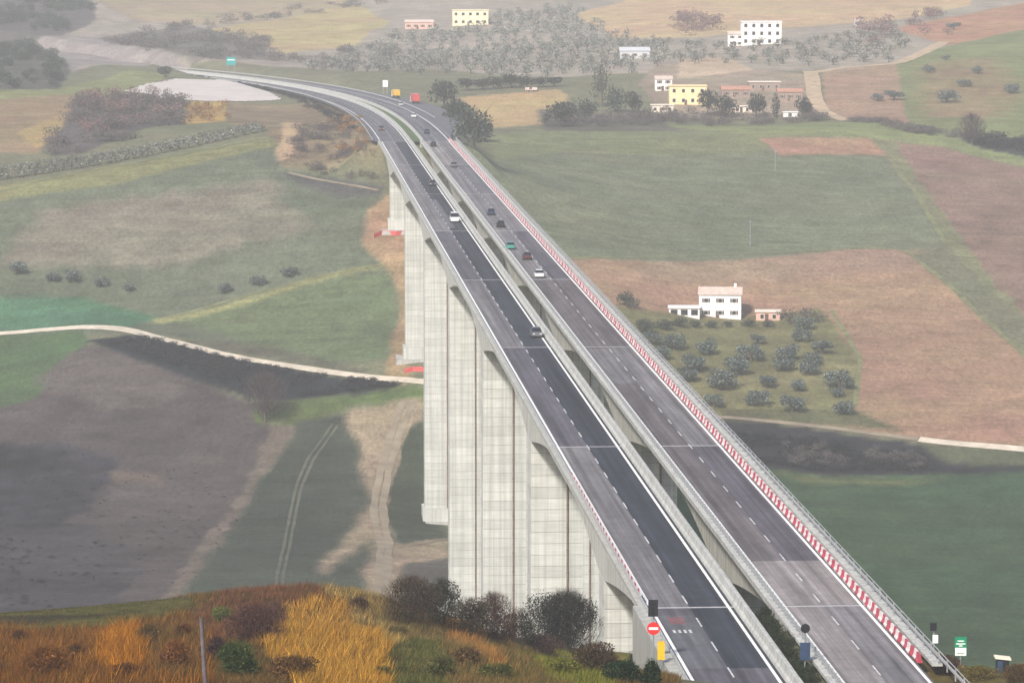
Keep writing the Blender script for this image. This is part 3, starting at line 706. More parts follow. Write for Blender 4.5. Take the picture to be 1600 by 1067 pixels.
tag(restv.build('plastic_barrier_row', [M['red'], M['whitep']]), kind='stuff')

# ------------------------------------------------------------------ vehicles
M['glass'] = mat('car_glass', (0.012, 0.015, 0.02), rough=0.12, noise=0.05, spec=0.6)
M['tyre'] = mat('tyre_rubber', (0.012, 0.012, 0.012), rough=0.9)
M['lampw'] = mat('headlight_glass', (0.85, 0.87, 0.85), rough=0.2, spec=0.6)
M['lampr'] = mat('tail_light_red', (0.45, 0.02, 0.02), rough=0.3)
def paint(name, c): return mat(name, c, rough=0.3, noise=0.06, spec=0.5, metal=0.1)
PAINT = {'white': paint('white_paint', (0.75, 0.76, 0.76)), 'silver': paint('silver_paint', (0.42, 0.45, 0.47)), 'black': paint('black_paint', (0.02, 0.02, 0.024)),
         'blue': paint('dark_blue_paint', (0.03, 0.045, 0.09)), 'maroon': paint('maroon_paint', (0.09, 0.03, 0.035)), 'grey': paint('grey_paint', (0.13, 0.135, 0.15)), 'teal': paint('teal_paint', (0.06, 0.30, 0.24)),
         'yellow': paint('yellow_paint', (0.70, 0.42, 0.04)), 'red': paint('red_paint', (0.55, 0.07, 0.07))}
def loft(secs):
    V = []; f = []
    for y, w, z0, z1 in secs: V += [(-w * 0.96, y, z0), (w * 0.96, y, z0), (w, y, z0 + (z1 - z0) * 0.45), (w * 0.93, y, z1), (-w * 0.93, y, z1), (-w, y, z0 + (z1 - z0) * 0.45)]
    for i in range(len(secs) - 1): f += [(i * 6 + j, (i + 1) * 6 + j, (i + 1) * 6 + (j + 1) % 6, i * 6 + (j + 1) % 6) for j in range(6)]
    f += [tuple(range(6)), tuple(range(6 * len(secs) - 6, 6 * len(secs)))[::-1]]
    return V, f
def vehicle_meshes(kind):
    d = {}
    if kind == 'car':
        V, f = loft([(-2.15, .70, .32, .60), (-1.98, .84, .22, .74), (-1.0, .89, .18, .90), (0, .90, .18, .95), (1.5, .89, .18, .98), (1.98, .85, .24, .94), (2.15, .74, .36, .80)])
        cab = ([(-.80, -1.05, .93), (.80, -1.05, .93), (.82, 1.85, .95), (-.82, 1.85, .95)], [(-.62, -.25, 1.42), (.62, -.25, 1.42), (.62, 1.25, 1.44), (-.62, 1.25, 1.44)]); top = 1.44; roof = (-.60, .60, -.2, 1.2)
        lights = (2.1, .55, .62)
    else:
        V, f = loft([(-2.5, .80, .35, .75), (-2.3, .92, .28, 1.05), (-1.5, .97, .25, 1.25), (0, .98, .25, 1.3), (2.3, .97, .25, 1.3), (2.5, .90, .35, 1.2)])
        cab = ([(-.90, -1.75, 1.22), (.90, -1.75, 1.22), (.92, 2.4, 1.27), (-.92, 2.4, 1.27)], [(-.76, -.95, 2.0), (.76, -.95, 2.0), (.78, 2.3, 2.02), (-.78, 2.3, 2.02)]); top = 2.02; roof = (-.75, .75, -.9, 2.25)
        lights = (2.45, .65, .8)
    d['body'] = mesh('body', V, f, PAINT['white'])
    b = MB(); b.hexa(*cab); d['windows'] = mesh('windows', b.v, b.f, M['glass'])
    b = MB(); x0, x1, y0, y1 = roof; b.hexa([(x0, y0, top + .003), (x1, y0, top + .003), (x1, y1, top + .003), (x0, y1, top + .003)], [(x0 * .9, y0 + .1, top + .06), (x1 * .9, y0 + .1, top + .06), (x1 * .9, y1 - .1, top + .06), (x0 * .9, y1 - .1, top + .06)])
    d['roof'] = mesh('roof', b.v, b.f, PAINT['white'])
    b = MB(); b.tube((-.11, 0, 0), (.11, 0, 0), .33, n=14); d['wheel'] = mesh('wheel', b.v, b.f, M['tyre'])
    b = MB(); b.tube((-.125, 0, 0), (.125, 0, 0), .19, n=10); d['rim'] = mesh('rim', b.v, b.f, M['steel'])
    b = MB(); b.box(-.16, .16, -.05, .05, -.09, .09); d['headlight'] = mesh('headlight', b.v, b.f, M['lampw']); d['tail_light'] = mesh('tail_light', b.v, b.f, M['lampr'])
    d['L'] = lights
    return d
VM = {'car': vehicle_meshes('car'), 'van': vehicle_meshes('van')}
def vehicle(kind, colour, label, x, y, left, fixed=None):
    if fixed is None:      # spot on the deck under the photo pixel
        d = ray(x, y); Y = (70.4 - CAMZ) / d[2]; p = (d[0] * Y, Y)
    else: p = fixed
    T, U = tu_of([p[0]], [p[1]]); X, Y, hx, hy = road(T)
    rz = -math.atan2(hx[0], hy[0]) + (0 if left else math.pi)
    z = 70.012
    r = tag(link(kind if kind == 'van' else 'car', None, None, (p[0], p[1], z), rz), label, kind, 'traffic on the motorway')
    d = VM[kind]
    for part in ('body', 'windows', 'roof'):
        o = link(part, d[part], r)
        if part != 'windows': o.material_slots[0].link = 'OBJECT'; o.material_slots[0].material = PAINT[colour]
    wy = 1.35 if kind == 'car' else 1.6; wx = .80 if kind == 'car' else .88
    for sx in (-1, 1):
        for sy in (-1, 1):
            w = link('wheel', d['wheel'], r, (sx * wx, sy * wy, .33)); link('rim', d['rim'], w)
        ly, lx, lz = d['L']
        link('headlight', d['headlight'], r, (sx * lx, -ly + .02, lz)); link('tail_light', d['tail_light'], r, (sx * lx, ly - .02, lz + .1))
    return r
for a in [('car', 'grey', 'grey car on the fresh dark asphalt lane beside the concrete barrier', 838, 522, True), ('van', 'white', 'white van driving on the dark asphalt lane', 710, 344, True),
          ('car', 'black', 'black car on the dark asphalt lane farther along than the white van', 676, 288, True),
          ('car', 'white', 'white car on the worn carriageway just behind a maroon car', 842, 430, False), ('car', 'maroon', 'maroon car on the worn carriageway ahead of a white car', 823, 402, False),
          ('car', 'teal', 'teal car keeping close to the guard rail of the worn carriageway', 797, 386, False), ('car', 'black', 'black car following another dark car on the worn carriageway', 782, 352, False),
          ('car', 'blue', 'dark blue car leading a black car on the worn carriageway', 767, 333, False), ('car', 'grey', 'dark grey car alone midway along the worn carriageway', 709, 259, False),
          ('car', 'black', 'black car close to the far end joint of the worn carriageway', 677, 227, False), ('car', 'blue', 'dark car crossing the far end joint of the worn carriageway', 667, 207, False),
          ('car', 'white', 'white car just past the far end of the viaduct', 646, 182, False), ('car', 'silver', 'silver car on the motorway bend beyond the viaduct', 626, 164, False),
          ('car', 'maroon', 'red car at the start of the dark lane by the far abutment', 596, 202, True)]:
    vehicle(*a)

def lorry(x, y, Y, colour, label, ln, h):
    p = at(x, y, Y); T, U = tu_of([p[0]], [p[1]]); hx, hy = road(T)[2:]
    r = tag(link('lorry', None, None, (p[0], p[1], 69.98), -math.atan2(hx[0], hy[0]) + math.pi), label, 'lorry')
    b = MB(); b.box(-1.22, 1.22, -ln / 2 + 2.3, ln / 2, 1.0, h); b.build('cargo_box', PAINT[colour], r)
    b = MB(); b.hexa([(-1.15, -ln / 2, .5), (1.15, -ln / 2, .5), (1.15, -ln / 2 + 2.1, .5), (-1.15, -ln / 2 + 2.1, .5)], [(-1.1, -ln / 2 + .35, 2.7), (1.1, -ln / 2 + .35, 2.7), (1.1, -ln / 2 + 2.1, 2.7), (-1.1, -ln / 2 + 2.1, 2.7)]); b.build('cab', PAINT['white'], r)
    b = MB(); b.box(-1.0, 1.0, -ln / 2 + .08, -ln / 2 + .3, 1.6, 2.4); b.build('windscreen', M['glass'], r)
    b = MB(); b.box(-.5, .5, -ln / 2 + 1, ln / 2 - .1, .6, .98); b.build('chassis', M['black'], r)
    for sx in (-1, 1):
        for yy in (-ln / 2 + 1.1, ln / 2 - 1.2, ln / 2 - 2.5):
            b = MB(); b.tube((sx * 1.0 - .13, yy, .5), (sx * 1.0 + .13, yy, .5), .5, n=12); b.build('wheel', M['tyre'], r)
lorry(648, 150, 1395, 'red', 'red box lorry parked on the lay-by beyond the viaduct', 9.0, 3.6)
lorry(618, 143, 1440, 'yellow', 'yellow works lorry parked on the lay-by behind the red lorry', 6.5, 3.2)

# ------------------------------------------------------------------ signs and signals by the near abutment
M['pole'] = mat('pole_steel', (0.30, 0.33, 0.36), rough=0.5, metal=0.4)
M['sred'] = mat('sign_red', (0.62, 0.03, 0.03), rough=0.45, noise=0.08); M['swhite'] = mat('sign_white', (0.80, 0.80, 0.78), rough=0.45, noise=0.06)
M['sgreen'] = mat('sign_green', (0.01, 0.22, 0.11), rough=0.45, noise=0.08); M['syellow'] = mat('sign_yellow', (0.65, 0.42, 0.02), rough=0.5, noise=0.1)
M['sblue'] = mat('sign_blue_grey', (0.03, 0.055, 0.11), rough=0.5); M['steal'] = mat('sign_teal', (0.02, 0.30, 0.30), rough=0.45, noise=0.1)
def disc(r, n=24): return [(r * math.cos(2 * math.pi * i / n), r * math.sin(2 * math.pi * i / n)) for i in range(n)]
def plate(pts, y0, y1): return [(x, y0, z) for x, z in pts], [(x, y1, z) for x, z in pts]
def signpost(name, x, Y, ztop, zbot, label, cat):
    d = ray(x, 1000); r = tag(link(name, None, None, (d[0] * Y, Y, 0), 0.0), label, cat)
    b = MB(); b.tube((0, 0, zbot), (0, 0, ztop), 0.07, n=8); b.build('post', M['pole'], r); return r
zt = lambda y, Y: at(800, y, Y)[2]
Ys_ = 331.0
r = signpost('traffic_signal', 1021, Ys_, zt(935, Ys_), 64.0, 'black signal head above a red no entry disc on a post by the wing wall', 'signal')
b = MB(); b.box(-.48, .38, -.28, -.08, zt(962, Ys_), zt(936, Ys_)); b.build('signal_head', M['black'], r)
zc = zt(981, Ys_); b = MB(); b.hexa(*plate([(x, z + zc) for x, z in disc(.58)], -.13, -.09)); dsc = b.build('no_entry_disc', M['sred'], r)
b = MB(); b.box(-.42, .42, -.16, -.133, zc - .11, zc + .11); b.build('white_bar', M['swhite'], dsc)
for k in range(3):
    zz = zt(942 + 7 * k, Ys_); b = MB(); b.hexa(*plate([(x - .05, z + zz) for x, z in disc(.15, 12)], -.32, -.283)); b.build('signal_lens', M['tyre'], r)
r = signpost('warning_sign', 1033, 329.0, zt(1000, 329), 64.0, 'narrow yellow panel on a post beside the wing wall', 'sign')
b = MB(); b.box(-.32, .32, -.12, -.08, zt(1030, 329), zt(1001, 329)); b.build('yellow_panel', M['syellow'], r)
r = signpost('traffic_sign', 1258, 330.0, zt(972, 330), 66.0, 'dark disc above a blue-grey box on a post between the carriageways', 'sign')
zc = zt(981, 330); b = MB(); b.hexa(*plate([(x, z + zc) for x, z in disc(.42)], -.12, -.08)); b.build('disc', M['black'], r)
b = MB(); b.box(-.45, .45, -.24, -.08, zt(1030, 330), zt(1003, 330)); b.build('signal_box', M['sblue'], r)
r = signpost('roadside_lamp', 1459, 339.0, zt(974, 339), 62.0, 'black signal head over a small white panel beside the outer guard rail', 'signal')
b = MB(); b.box(-.38, .22, -.3, -.08, zt(984, 339), zt(972, 339)); b.build('signal_head', M['black'], r)
b = MB(); b.box(-.12, .38, -.14, -.08, zt(1004, 339), zt(991, 339)); b.build('white_panel', M['swhite'], r)
r = signpost('direction_sign', 1501, 337.0, zt(996, 337), 62.0, 'green road sign with a white lower half on the slope beside the carriageway', 'sign')
za, zb, zm = zt(1024, 337), zt(994, 337), zt(1011, 337)
b = MB(); b.box(-.54, .54, -.14, -.08, za, zb); p_ = b.build('panel', M['sgreen'], r)
b = MB(); b.box(-.50, .50, -.155, -.143, za + .04, zm); b.build('white_field', M['swhite'], p_)
for k, (w, dz) in enumerate(((.30, .62), (.42, .36), (.16, .18))):
    b = MB(); b.box(-w, w, -.155, -.143, zm + dz - .05, zm + dz + .05); b.build('legend_bar', M['swhite'], p_)
b = MB(); b.box(-.30, .30, -.165, -.158, za + .2, za + .27); b.build('legend_bar', M['sgreen'], p_)
q = at(1566, 1052, 332.0)
r = tag(link('utility_cabinet', None, None, (q[0], 332.0, hz(q[0], 332.0) - .1)), 'dark utility cabinet with a cream sloping lid on the grassy slope', 'cabinet')
b = MB(); b.box(-.55, .55, -.4, .4, 0, 1.5); b.build('body', M['black'], r)
b = MB(); b.hexa([(-.72, -.55, 1.51), (.72, -.55, 1.36), (.72, .55, 1.42), (-.72, .55, 1.57)], [(-.72, -.55, 1.63), (.72, -.55, 1.48), (.72, .55, 1.54), (-.72, .55, 1.69)]); b.build('lid', mat('cream_paint', (0.72, 0.66, 0.52)), r)
b = MB(); b.box(-.5, -.02, -.43, -.403, .15, 1.3); b.build('door', M['sblue'], r)
# worn red and white paint on the asphalt near the joint
rp = MB()
for k in range(7): rp.add([tuple(v) for v in pu(np.array([T_A0 - 8.5, T_A0 - 8.5, T_A0 - 5.0, T_A0 - 5.0]), np.array([1.0 + k * .22, 1.16 + k * .22, 1.16 + k * .22, 1.0 + k * .22]), 70.012)], [(0, 1, 2, 3)])
tag(rp.build('red_road_marking', mat('worn_red_paint', (0.21, 0.085, 0.09), noise=0.4, scale=1.2)), kind='structure')
rp = MB()
for k in range(4): rp.add([tuple(v) for v in pu(np.array([T_A0 - 13, T_A0 - 13, T_A0 - 11.5, T_A0 - 11.5]), np.array([.8 + k * .5, 1.05 + k * .5, 1.05 + k * .5, .8 + k * .5]), 70.012)], [(0, 1, 2, 3)])
tag(rp.build('white_road_marking', M['dash']), kind='structure')
# far motorway signs
def panel_sign(x, y, Y, w, h, m, label):
    q = at(x, y, Y); r = tag(link('motorway_sign', None, None, (q[0], Y, 0)), label, 'sign'); g = hz(q[0], Y)
    for sx in (-w * .35, w * .35): b = MB(); b.tube((sx, .1, g - .5), (sx, .1, q[2] + h / 2), .12, n=6); b.build('post', M['pole'], r)
    b = MB(); b.box(-w / 2, w / 2, -.06, .02, q[2] - h / 2, q[2] + h / 2); pn = b.build('panel', m, r)
    b = MB(); b.box(-w * .4, w * .4, -.075, -.063, q[2] + h * .1, q[2] + h * .22); b.build('legend_bar', M['swhite'], pn)
panel_sign(361, 96, 1640, 4.0, 3.4, M['steal'], 'teal motorway sign standing beyond the bend')
panel_sign(602, 131, 1475, 2.0, 2.6, M['swhite'], 'white panel sign beside the lay-by')
# red safety netting round the bases of the two last tall piers
def netting(px, label):
    r = tag(link('safety_fence', None, None, (0, 0, 0)), label, 'fence')
    P = px
    for i in range(len(P) - 1):
        b = MB(); a, c = P[i], P[i + 1]; b.hexa([(a[0], a[1] - .03, a[2]), (c[0], c[1] - .03, c[2]), (c[0], c[1] + .03, c[2]), (a[0], a[1] + .03, a[2])], [(a[0], a[1] - .03, a[2] + 1.2), (c[0], c[1] - .03, c[2] + 1.2), (c[0], c[1] + .03, c[2] + 1.2), (a[0], a[1] + .03, a[2] + 1.2)])
        b.build('net_panel', M['redmesh'], r)
    for a in P: b = MB(); b.tube((a[0], a[1], a[2] - .4), (a[0], a[1], a[2] + 1.3), .06, n=6); b.build('post', M['pole'], r)
def gz3(x, y, ym): q = gp(x, y, ym); return (q[0], q[1], q[2])
netting([gz3(584, 372, 960), gz3(600, 366, 960), gz3(618, 368, 960), gz3(636, 366, 960), gz3(650, 362, 960)], 'red netting fence round the shortest pier foot on the slope')
netting([gz3(606, 352, 960), gz3(622, 350, 960), gz3(634, 349, 960)], 'short red netting fence against the shortest pier')
netting([gz3(632, 583, 880), gz3(645, 580, 880), gz3(658, 580, 880), gz3(672, 584, 880)], 'red netting fence at the pier foot beside the white gravel track')

# ------------------------------------------------------------------ vegetation
LEAF = mat('foliage', (0.1, 0.1, 0.1), rough=0.8, noise=0.12, scale=2.0, attr=True, spec=0.15, trans=0.25)
BARK = mat('bark', (0.10, 0.08, 0.065), noise=0.3, scale=1.5)
def leaf_cloud(r, lobes, n, size, col, var=0.35, flat=0.55, hue=None):
    """leaf-sized faces through the outer volume of several uneven lobes; n faces in all"""
    lobes = np.array(lobes); vol = lobes[:, 3] * lobes[:, 4] * lobes[:, 5]; k = r.choice(len(lobes), n, p=vol ** 0.75 / (vol ** 0.75).sum())
    d = r.normal(size=(n, 3)); d /= np.linalg.norm(d, axis=1)[:, None]
    rad = r.uniform(0.35, 1.0, n) ** 0.45 * (1 + 0.10 * r.normal(size=n))
    c = lobes[k, :3] + d * rad[:, None] * lobes[k, 3:6]
    a = r.normal(size=(n, 3)); a /= np.linalg.norm(a, axis=1)[:, None]
    b = np.cross(a, r.normal(size=(n, 3))); b /= np.linalg.norm(b, axis=1)[:, None] + 1e-9
    s1 = size * r.uniform(0.55, 1.4, n)[:, None]; s2 = s1 * flat
    V = np.stack([c - a * s1, c - b * s2, c + a * s1, c + b * s2], 1).reshape(-1, 3)
    f = np.arange(4 * n).reshape(n, 4)
    lob = r.uniform(1 - var * 0.7, 1 + var * 0.7, len(lobes)); v = lob[k] * r.uniform(1 - var, 1 + var, n)
    C = np.array(col)[None] * v[:, None]
    if hue is not None:
        w = (r.uniform(0, 1, n) < 0.3)[:, None]; C = np.where(w, np.array(hue)[None] * v[:, None], C)
    return V, f, np.repeat(C, 4, 0)
def twigs(r, n, h, w, col, z0=0.1, thick=0.05, up=0.55, var=0.4):
    """bare twig fan: thin blades branching from scattered points in the crown"""
    th = r.uniform(0, 2 * math.pi, n); q = r.uniform(0, 1, n) ** 0.6; z = r.uniform(z0, 1.0, n)
    prof = np.sin(np.clip((z - z0) / (1 - z0) * 0.85 + 0.12, 0, 1) * math.pi) ** 0.6
    c = np.c_[np.cos(th) * q * w / 2 * prof, np.sin(th) * q * w / 2 * prof, z * h]
    d = np.c_[np.cos(th) * r.uniform(0.1, 0.9, n), np.sin(th) * r.uniform(0.1, 0.9, n), r.uniform(0.1, 1.2, n) * up * 2] + r.normal(0, 0.25, (n, 3)); d /= np.linalg.norm(d, axis=1)[:, None]
    L = (0.16 * h * r.uniform(0.5, 1.5, n))[:, None]; s = np.cross(d, r.normal(size=(n, 3))); s /= np.linalg.norm(s, axis=1)[:, None] + 1e-9
    V = np.stack([c - d * L * 0.5 - s * thick, c - d * L * 0.5 + s * thick, c + d * L * 0.5], 1).reshape(-1, 3)
    C = np.repeat(np.array(col)[None] * r.uniform(1 - var, 1 + var, n)[:, None], 3, 0)
    return V, np.arange(3 * n).reshape(n, 3), C
def lobes_round(r, n, w, h, z0, spread=0.33, size=0.36, squash=0.75):
    L = []
    for i in range(n):
        a = i / n * 2 * math.pi + r.uniform(-.5, .5); q = spread * w * r.uniform(0.5, 1.1) * (0.25 if i == 0 else 1)
        s = size * w * r.uniform(0.7, 1.1); zz = z0 + (h - z0) * (r.uniform(0.3, 0.72) if i else 0.66)
        L.append((math.cos(a) * q, math.sin(a) * q, zz, s, s, min(s * squash, h - zz if i == 0 else s * squash)))
    return L
def trunk_mesh(r, h, rad, limbs=5, spread=0.3, name='trunk'):
    b = MB(); top = Vector((r.normal() * .06 * h, r.normal() * .06 * h, h * .5)); b.tube((0, 0, -.4), top * .55, rad, rad * .75, 7); b.tube(top * .55, top, rad * .75, rad * .5, 7)
    for i in range(limbs):
        a = i / limbs * 6.28 + r.uniform(-.4, .4); st = top * r.uniform(.5, 1.0); e = st + Vector((math.cos(a) * spread * h, math.sin(a) * spread * h, h * r.uniform(.2, .45)))
        b.tube(st, e, rad * .42, rad * .12, 5)
        e2 = e + Vector((math.cos(a + .7) * spread * .5 * h, math.sin(a + .7) * spread * .5 * h, h * .12)); b.tube(st.lerp(e, .6), e2, rad * .2, rad * .05, 4)
    return mesh(name, b.v, b.f, BARK)
SPEC = {}
def species(key, nvar, fn):
    SPEC[key] = [fn(np.random.default_rng(100 * len(SPEC) + k)) for k in range(nvar)]
def mk_crown(t): return mesh('crown', t[0], t[1], LEAF, cols=t[2])
def join(*ts):
    V = []; Fq = []; C = []; o = 0
    for v, f, c in ts:
        f = f if f.shape[1] == 4 else np.c_[f, f[:, 2:]]; V.append(v); Fq.append(f + o); C.append(c); o += len(v)
    return np.concatenate(V), np.concatenate(Fq), np.concatenate(C)
# unit trees are 1 m wide and 1 m high, scaled where they stand
def sp_leafy(col, n, size, nl=6, z0=0.22, hue=None, squash=0.8, var=0.35, trunk=0.045, spread=.33, lsize=.36):
    return lambda r: (trunk_mesh(r, 1.0, trunk), mk_crown(leaf_cloud(r, lobes_round(r, nl, 1.0, 1.0, z0, spread=spread, squash=squash, size=lsize), n, size, col, var, hue=hue)))
OLIVE = (0.085, 0.115, 0.105)
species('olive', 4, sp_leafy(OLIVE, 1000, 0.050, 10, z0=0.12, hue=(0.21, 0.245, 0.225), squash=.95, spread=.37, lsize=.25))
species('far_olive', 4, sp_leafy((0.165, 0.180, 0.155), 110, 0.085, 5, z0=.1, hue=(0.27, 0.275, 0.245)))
species('dark', 4, sp_leafy((0.026, 0.036, 0.032), 800, 0.05, 7, z0=0.1, hue=(0.05, 0.06, 0.035)))
species('teal', 3, sp_leafy((0.045, 0.066, 0.056), 800, 0.045, 8, z0=0.05, hue=(0.085, 0.10, 0.08)))
species('scrub', 5, sp_leafy((0.115, 0.102, 0.100), 240, 0.055, 6, z0=0.05, hue=(0.145, 0.120, 0.110), var=.25))
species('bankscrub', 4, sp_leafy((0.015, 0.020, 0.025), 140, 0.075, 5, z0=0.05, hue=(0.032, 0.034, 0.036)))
species('autumn', 4, sp_leafy((0.30, 0.165, 0.060), 180, 0.07, 5, z0=0.05, hue=(0.20, 0.12, 0.07)))
species('rosy', 3, sp_leafy((0.19, 0.12, 0.115), 260, 0.055, 6, z0=0.12, hue=(0.24, 0.16, 0.14)))
species('cypress', 2, lambda r: (trunk_mesh(r, .4, .05, 0), mk_crown(leaf_cloud(r, [(0, 0, .15 + .1 * k, .5 * math.sin((k + 1.2) / 10 * 3.1) ** .7 + .06, .5 * math.sin((k + 1.2) / 10 * 3.1) ** .7 + .06, .12) for k in range(9)], 500, .06, (0.035, 0.045, 0.035)))))
species('poplar', 2, sp_leafy((0.085, 0.090, 0.065), 600, 0.035, 9, z0=0.10, squash=1.1, spread=.26, lsize=.28, hue=(0.12, 0.12, 0.085)))
species('bare', 2, lambda r: (trunk_mesh(r, 1.0, .03, 9, .26), mk_crown(twigs(r, 1500, 1.0, 1.0, (0.075, 0.052, 0.056), z0=.28, thick=.0055))))
def place(key, name, x, yfoot, wpx, hpx, label, cat, group=None, ymin=560.0, ymax=3300.0, parts=True, var=None, sink=0.05):
    q = gp(x, yfoot, ymin, ymax); s = F / q[1]; w, h = wpx / s, hpx / s
    tr, cr = SPEC[key][random.randrange(len(SPEC[key])) if var is None else var]
    r = tag(link(name, None, None, (q[0], q[1], q[2] - sink * h), random.uniform(0, 6.28)), label, cat, group)
    r.scale = (w, w, h)
    link('trunk', tr, r); link('crown', cr, r)
    return r
def raw(key):
    """triangle soup of every variant of a species, for masses nobody could count"""
    out = []
    for tr, cr in SPEC[key]:
        v = np.empty(len(cr.vertices) * 3, np.float32); cr.vertices.foreach_get('co', v); c = np.empty(len(cr.vertices) * 4, np.float32); cr.color_attributes['col'].data.foreach_get('color', c)
        out.append((v.reshape(-1, 3), c.reshape(-1, 4)[:, :3]))
    return out
def mass(name, key, poly, n, wr, hr, label=None, ymin=560.0, ymax=3300.0, seed=0, spots=None):
    """one mass of scrub or woodland over a patch of ground"""
    r = np.random.default_rng(seed + 500); src = raw(key)
    if spots is None:
        P = gpoly(poly, ymin, ymax); lo, hi = P.min(0), P.max(0); spots = np.empty((0, 2))
        while len(spots) < n:
            c = r.uniform(lo, hi, (4 * n, 2)); spots = np.r_[spots, c[inside(P, c[:, 0], c[:, 1])]]
        spots = spots[:n]
    if poly is not None:
        k_ = wob(spots[:, 0], spots[:, 1], 0.10, seed + 7) + 0.7 * wob(spots[:, 0], spots[:, 1], 0.3, seed + 8) > -0.22; spots = spots[k_]
    z = height(spots[:, 0], spots[:, 1]); V = []; C = []
    for i, (x, y) in enumerate(spots):
        v, c = src[r.integers(len(src))]; w = r.uniform(*wr); h = r.uniform(*hr); a = r.uniform(0, 6.28); ca, sa = math.cos(a), math.sin(a)
        V.append(np.c_[(v[:, 0] * ca - v[:, 1] * sa) * w + x, (v[:, 0] * sa + v[:, 1] * ca) * w + y, v[:, 2] * h + z[i] - 0.12 * h]); C.append(c * r.uniform(.75, 1.25))
    V = np.concatenate(V); C = np.concatenate(C)
    return tag(link(name, mesh(name, V, np.arange(len(V)).reshape(-1, 4), LEAF, cols=C)), kind='stuff')

# banks, wooded slopes
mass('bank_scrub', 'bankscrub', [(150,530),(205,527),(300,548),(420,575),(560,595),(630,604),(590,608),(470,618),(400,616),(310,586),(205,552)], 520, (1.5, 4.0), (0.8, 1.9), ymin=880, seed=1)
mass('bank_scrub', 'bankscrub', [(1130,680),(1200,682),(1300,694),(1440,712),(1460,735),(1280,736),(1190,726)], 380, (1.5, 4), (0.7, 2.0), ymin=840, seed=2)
mass('bank_scrub', 'scrub', [(1220,700),(1300,700),(1440,714),(1450,735),(1300,738),(1230,728)], 110, (1.5, 4.5), (1.2, 3.2), ymin=840, seed=3)
mass('woodland', 'scrub', [(110,158),(285,150),(290,195),(200,220),(110,245),(70,245)], 190, (2.5, 8), (2, 5.5), ymin=1150, seed=4)
mass('woodland', 'rosy', [(130,150),(270,148),(285,180),(190,212),(130,225)], 70, (3, 7), (2.5, 5), ymin=1150, seed=34)
mass('autumn_scrub', 'autumn', [(515,195),(560,188),(580,225),(560,245),(520,235)], 45, (1.5, 4.5), (1.2, 3.6), ymin=1120, seed=5)
mass('bank_scrub', 'scrub', [(450,225),(490,200),(600,240),(600,285),(500,278),(440,255)], 110, (1.5, 5), (1.0, 3.2), ymin=1110, seed=6)
mass('autumn_scrub', 'autumn', [(292,165),(358,160),(354,190),(292,193)], 30, (2, 5), (1.5, 4), ymin=1150, seed=7)
mass('woodland', 'teal', [(-30,70),(60,66),(105,108),(85,138),(-30,140)], 110, (4, 8), (3, 5.5), ymin=1400, seed=8)
mass('woodland', 'teal', [(-40,-20),(140,-20),(145,30),(90,56),(-40,64)], 130, (4, 12), (3, 8), ymin=1450, seed=9)
mass('woodland', 'scrub', [(160,70),(260,45),(330,42),(420,70),(440,95),(330,98),(270,92)], 170, (3, 10), (2, 6), ymin=1500, seed=10)
mass('woodland', 'scrub', [(420,98),(560,72),(620,56),(620,90),(600,105),(520,108)], 60, (3, 8), (2, 4.5), ymin=1500, seed=11)
mass('hedgerow', 'scrub', [(330,30),(560,0),(620,-4),(620,6),(560,12),(340,42)], 55, (3, 9), (2, 4.5), ymin=1500, seed=12)
mass('woodland', 'rosy', [(1050,30),(1130,28),(1150,50),(1060,60)], 26, (4, 11), (3, 8), ymin=1450, seed=13)
mass('woodland', 'rosy', [(1340,40),(1480,20),(1490,60),(1420,78),(1350,70)], 40, (4, 11), (3, 7), ymin=1400, seed=14)
mass('roadside_bushes', 'scrub', [(1040,176),(1290,182),(1290,193),(1040,196),(850,200),(850,190)], 170, (3, 6), (2, 4), ymin=1250, seed=15)
mass('roadside_bushes', 'scrub', [(1325,183),(1400,196),(1500,212),(1500,218),(1390,204),(1320,190)], 60, (3, 6), (1.5, 3), ymin=1200, seed=16)
mass('hedgerow', 'bankscrub', [(1510,212),(1640,222),(1640,240),(1520,228)], 80, (3, 6), (2, 3.5), ymin=1200, seed=17)
mass('embankment_scrub', 'bankscrub', None, 0, (2, 4), (1.0, 2.2), spots=pu(np.repeat(np.arange(T_A1 + 90, T_END - 120, 7.0), 2), np.random.default_rng(5).uniform(-9, -5, 2 * len(np.arange(T_A1 + 90, T_END - 120, 7.0))), 0.0)[:, :2], seed=18)

mass('weed_tufts', 'bankscrub', [(-40,700),(180,700),(330,740),(400,800),(300,930),(-40,945)], 260, (0.3, 1.5), (0.15, 0.6), ymin=640, seed=30)
mass('weed_tufts', 'bankscrub', [(-40,840),(200,850),(240,945),(-40,950)], 90, (0.5, 2.4), (0.25, 0.9), ymin=640, seed=31)
